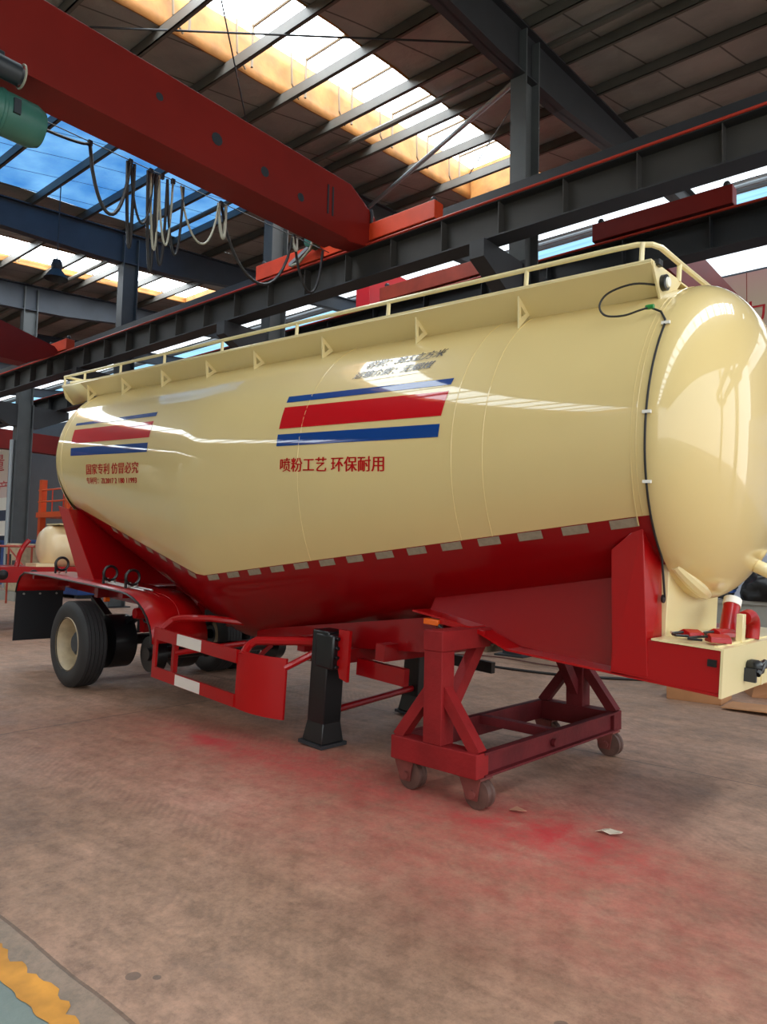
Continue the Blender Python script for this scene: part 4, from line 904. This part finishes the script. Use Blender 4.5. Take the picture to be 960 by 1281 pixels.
heap(-2.75, 13.12, 1.062, .5, .45, 'black', 'dark bundled tarpaulin lying on the low grey wall', 'tarpaulin', 'folded_tarpaulin', 1)
heap(-4.55, 13.12, 1.062, .45, .3, 'blue_dark', 'dark blue cloth bundle on the low wall beside the tarpaulin', 'cloth', 'cloth_bundle', 5)
cc = thing('hose_coil', 'coil of black hose on top of the low grey wall', 'hose', (-3.72, 13.12, 1.062), 'b')
for k in range(4):
    bm = nb(); tube(bm, [(.32*math.cos(a)+.03*k, .12*math.sin(a), .05+.055*k+.02*math.sin(3*a)) for a in [2*PI*j/32 for j in range(32)]], .03, 8, closed=True); finish('hose_turn', bm, 'wire' if k != 2 else 'blue', cc)
bbox_thing('red_tin', 'red painted tin standing on the low grey wall', 'tin', -2.0, -1.75, 13.02, 13.22, 1.062, 1.25, 'rust_orange')
bm = nb(); box(bm, -8.0, 8.0, 15.2, 15.3, 0, 4.6); finish('wall_panel', bm, mat('pale_blue_sheet', rgb(196, 204, 222), .5, vary=.05, scale=2), frame='b', kind='structure', smooth=False, label='pale blue white sheet partition behind the low wall', category='wall')
bm = nb(); tube(bm, [(-8, 15.1, 3.4), (8, 15.1, 3.4)], .06, 8); finish('pipe_run', bm, 'galv', frame='b', kind='structure', label='grey pipe fixed along the pale partition', category='pipe')

# banners
def banner(name, label, x0, x1, y, z0, z1, texts, m):
    root = thing(name, label, 'banner', ((x0+x1)/2, y, z0), 'b'); cx = (x0+x1)/2
    bm = nb(); box(bm, x0-cx, x1-cx, 0, .02, 0, z1-z0); finish('sheet', bm, m, root, smooth=False)
    for x in [x0-cx+1.55*k for k in range(1, int((x1-x0)/1.55)+1)]:
        bm = nb(); box(bm, x-.012, x+.012, -.004, .0, 0, z1-z0); finish('seam', bm, 'rust_orange', root, smooth=False)
    for (t, a, b, c, d) in texts:
        bm = fit(glyphs(t, 1, 0, 0), a-cx, b-cx, c-z0, d-z0)
        for v in bm.verts: v.co = Vector((v.co.x, -.01, v.co.y))
        finish('lettering', bm, mat('banner_red', rgb(206, 28, 34), .5) if 'br' not in M else M['br'], root, smooth=False)
M['br'] = mat('banner_red', rgb(206, 28, 34), .5)
def banner_mat():
    mt = mat('banner_print', rgb(232, 208, 180), .5); nt = mt.node_tree; t = nt.nodes.new('ShaderNodeTexCoord'); s = nt.nodes.new('ShaderNodeSeparateXYZ'); r = nt.nodes.new('ShaderNodeValToRGB')
    nt.links.new(t.outputs['Generated'], s.inputs[0]); nt.links.new(s.outputs['Z'], r.inputs[0]); e = r.color_ramp.elements
    e[0].position = 0; e[0].color = rgb(200, 60, 56); e[1].position = 1; e[1].color = rgb(228, 168, 150)
    a = e.new(.3); a.color = rgb(226, 200, 190); b = e.new(.8); b.color = rgb(226, 196, 162); c = e.new(.16); c.color = rgb(206, 160, 160)
    nt.links.new(r.outputs[0], nt.nodes['Principled BSDF'].inputs['Base Color']); return mt
M['banner'] = banner_mat()
banner('wall_banner', 'large cream and pink banner with red characters behind the tank front', -13.5, 4.0, 24.3, 5.4, 10.9, [('力', -6.0, -5.22, 9.25, 9.95), ('公', -5.55, -4.75, 7.95, 8.7)], 'banner')
banner('wall_banner', 'distant pink banner with red writing past the last visible column', -74.0, -59.3, 24.2, 3.4, 11.0, [('质量', -66.0, -60.8, 8.0, 9.4), ('安全生产', -68.0, -59.8, 6.2, 7.2)], 'banner')

# ------------------------------------------------------------------ background on the left (hall coordinates)
st = thing('unfinished_trailer', 'red trailer frame with pale cream air tank behind the tanker rear', 'trailer', (-15.2, 6.6, 0), 'b')
bm = nb(); box(bm, -1.6, .2, -1.3, 3.0, .98, 1.3); finish('frame_beam', bm, 'red_bright', st, smooth=False, bevel=.01)
bm = nb(); box(bm, -6, -1.6, -.9, -.7, .95, 1.25); finish('frame_rail', bm, 'red', st, smooth=False)
bm = nb(); box(bm, -6, -1.6, .9, 1.1, .95, 1.25); finish('frame_rail', bm, 'red', st, smooth=False)
bm = nb(); lathe(bm, [(.0005, -1.0), (.2, -.98), (.36, -.92), (.45, -.82), (.47, -.7), (.47, 1.6), (.4, 1.75), (.0005, 1.85)], (-.2, 1.32, 1.72), 'y', 40); finish('air_tank', bm, 'peach', st)
bm = nb(); box(bm, -.3, .3, .5, 1.15, 2.185, 2.21); finish('tank_lid', bm, 'cream_part', st)
bm = nb(); box(bm, -.3, .2, .1, .5, 1.3, 1.37); finish('tank_foot', bm, 'peach', st)
for y in (-.55, .05):
    bm = nb(); lathe_solid(bm, [(.1, 0), (.1, .03), (.07, .05)], (.2, y, 1.14), 'x', 18); finish('lamp_socket', bm, 'black', st)
bm = nb(); tube(bm, [(.1, -.25, 1.3), (.1, -.2, 1.55), (.05, -.1, 1.72), (.1, -.02, 1.85)], .05, 8); finish('bracket_arm', bm, 'red_bright', st)
bm = nb(); lathe_solid(bm, [(.5, -.14), (.5, .14)], (-.5, -.85, .5), 'y', 32); w1 = finish('wheel', bm, 'rubber', st)
bm = nb(); lathe_solid(bm, [(.25, -.15), (.25, .15)], (-.5, -.85, .5), 'y', 24); finish('rim', bm, 'blue', w1)
bm = nb(); box(bm, -.4, .2, -1.5, -1.1, .0, .42); finish('stand', bm, 'red', st, bevel=.02)
gb = thing('gas_bottle', 'small pale gas bottle with orange top beside the far red frame', 'bottle', (-14.55, 4.9, 0), 'b')
bm = nb(); lathe_solid(bm, [(.09, 0), (.1, .03), (.1, .75), (.06, .88), (.03, .9)], (0, 0, 0), 'z', 20); finish('body', bm, 'wire_grey', gb)
bm = nb(); lathe_solid(bm, [(.05, .88), (.08, .95), (.08, 1.12), (.04, 1.16)], (0, 0, 0), 'z', 16); finish('valve_cap', bm, 'orange', gb)
def barrel(x, y, lab):
    o = thing('steel_bin', lab, 'bin', (x, y, 0), 'b')
    bm = nb(); box(bm, -1.1, 1.1, -.7, .7, .12, 1.95); finish('body', bm, 'blue', o, smooth=False, bevel=.02)
    bm = nb(); box(bm, -1.16, 1.16, -.76, .76, 1.95, 2.05); finish('rim', bm, 'blue', o, smooth=False, bevel=.01)
    for s in (-.8, .8):
        bm = nb(); box(bm, s-.1, s+.1, -.6, .6, 0, .12); finish('skid', bm, 'steel_dark', o, smooth=False)
    bm = nb(); box(bm, -.3, .3, -.71, -.7, 1.4, 1.6); finish('plate', bm, 'white', o, smooth=False)
barrel(-28.6, 13.4, 'blue steel bin standing beside the last visible column')
barrel(-25.2, 12.9, 'blue steel bin behind the beige machine')
barrel(-32.2, 14.0, 'blue steel bin farther back past the last visible column')
gate = thing('orange_platform', 'orange steel work platform far behind the tanker rear', 'platform', (-32.0, 15.6, 0), 'b')
for x, y in ((0, 0), (3.2, 0), (0, 2.2), (3.2, 2.2), (-2.6, 0), (-2.6, 2.2)):
    bm = nb(); box(bm, x-.13, x+.13, y-.13, y+.13, 0, 5.0 if y == 0 else 4.2); finish('leg', bm, 'orange', gate, smooth=False)
bm = nb(); box(bm, -2.8, 3.5, -.2, 2.4, 3.2, 3.45); finish('deck', bm, 'orange', gate, smooth=False)
for z in (3.95, 4.5):
    bm = nb(); tube(bm, [(-2.8, -.1, z), (3.5, -.1, z)], .04, 8); finish('handrail', bm, 'orange', gate)
for k in range(6):
    bm = nb(); tube(bm, [(-2.5+1.1*k, -.1, 3.4), (-2.5+1.1*k, -.1, 4.5)], .03, 6); finish('baluster', bm, 'crane_orange', gate)
for s in (0, 1):
    bm = nb(); bar(bm, (3.2-2.9*s, -.12, 4.7), (3.2-2.9*(1-s), -.12, 3.5), .05, .05); finish('cross_brace', bm, 'rust_orange', gate)
mc = thing('machine_cabinet', 'dark blue machine enclosure with white sign past the last column', 'machine', (-40.5, 15.2, 0), 'b')
bm = nb(); box(bm, -3.5, 2.2, -.8, 1.2, 0, 3.0); finish('enclosure', bm, 'blue_dark', mc, smooth=False, bevel=.03)
bm = nb(); box(bm, -3.2, -.2, -.84, -.8, 3.02, 3.7); finish('sign_panel', bm, 'white', mc, smooth=False)
bm = nb(); box(bm, -3.5, 2.2, -.83, -.8, 2.3, 2.4); finish('trim_band', bm, 'white', mc, smooth=False)
bm = nb(); box(bm, -3.3, 2.0, -.83, -.8, .5, 1.6); finish('door', bm, 'blue', mc, smooth=False)
nbd = thing('notice_board', 'white notice board standing between column and orange platform', 'notice board', (-35.6, 14.3, 0), 'b')
bm = nb(); box(bm, -.7, .9, -.03, .03, 2.3, 4.1); finish('panel', bm, 'white', nbd, smooth=False)
bm = nb(); box(bm, -.5, .7, -.04, -.03, 3.0, 3.5); finish('printed_block', bm, 'blue_dark', nbd, smooth=False)
for x in (-.6, .8):
    bm = nb(); tube(bm, [(x, .02, 0), (x, .02, 4.1)], .03, 8); finish('leg', bm, 'galv', nbd)
fr = thing('steel_barrier', 'low rusty steel barrier in front of the blue bins', 'barrier', (-24.0, 9.5, 0), 'b')
for x in (-2.4, -.8, .8, 2.4):
    bm = nb(); tube(bm, [(x, 0, 0), (x, 0, 1.75)], .03, 8); finish('post', bm, 'rust_orange', fr)
for z in (1.75,):
    bm = nb(); tube(bm, [(-2.6, 0, z), (2.6, 0, z)], .035, 8); finish('top_rail', bm, 'rust_orange', fr)
for x in (-2.4, .8):
    bm = nb(); tube(bm, [(x, 0, 1.7), (x+1.6, 0, .9)], .025, 8); finish('diagonal', bm, 'rust_orange', fr)
gm = thing('grey_machine', 'beige machine with dark panels behind the rusty barrier', 'machine', (-24.4, 10.6, 0), 'b')
bm = nb(); box(bm, -.5, .5, -.5, .5, .3, 1.85); finish('body', bm, 'rim', gm, bevel=.03)
bm = nb(); box(bm, -.42, -.05, -.52, -.5, 1.0, 1.5); finish('panel', bm, 'steel_dark', gm)
bm = nb(); box(bm, .08, .42, -.52, -.5, .8, 1.3); finish('panel', bm, 'steel_dark', gm)
bm = nb(); box(bm, -.6, .6, -.6, .6, 0, .3); finish('plinth', bm, 'conc', gm)
# hanging lamp high in the near bay on the left
hl = thing('high_bay_lamp', 'dark high bay lamp hanging in front of the left roof light', 'lamp', (-18.2, 8.25, 8.6), 'b')
bm = nb(); tube(bm, [(0, 0, .5), (0, 0, 2.5)], .015, 6); finish('rod', bm, 'steel_dark', hl)
bm = nb(); lathe_solid(bm, [(.1, .5), (.14, .35), (.12, .25)], (0, 0, 0), 'z', 16); finish('ballast', bm, 'steel_dark', hl)
bm = nb(); lathe(bm, [(.1, .27), (.2, .15), (.3, 0), (.29, .0), (.19, .14)], (0, 0, 0), 'z', 20); finish('reflector', bm, 'steel_dark', hl)
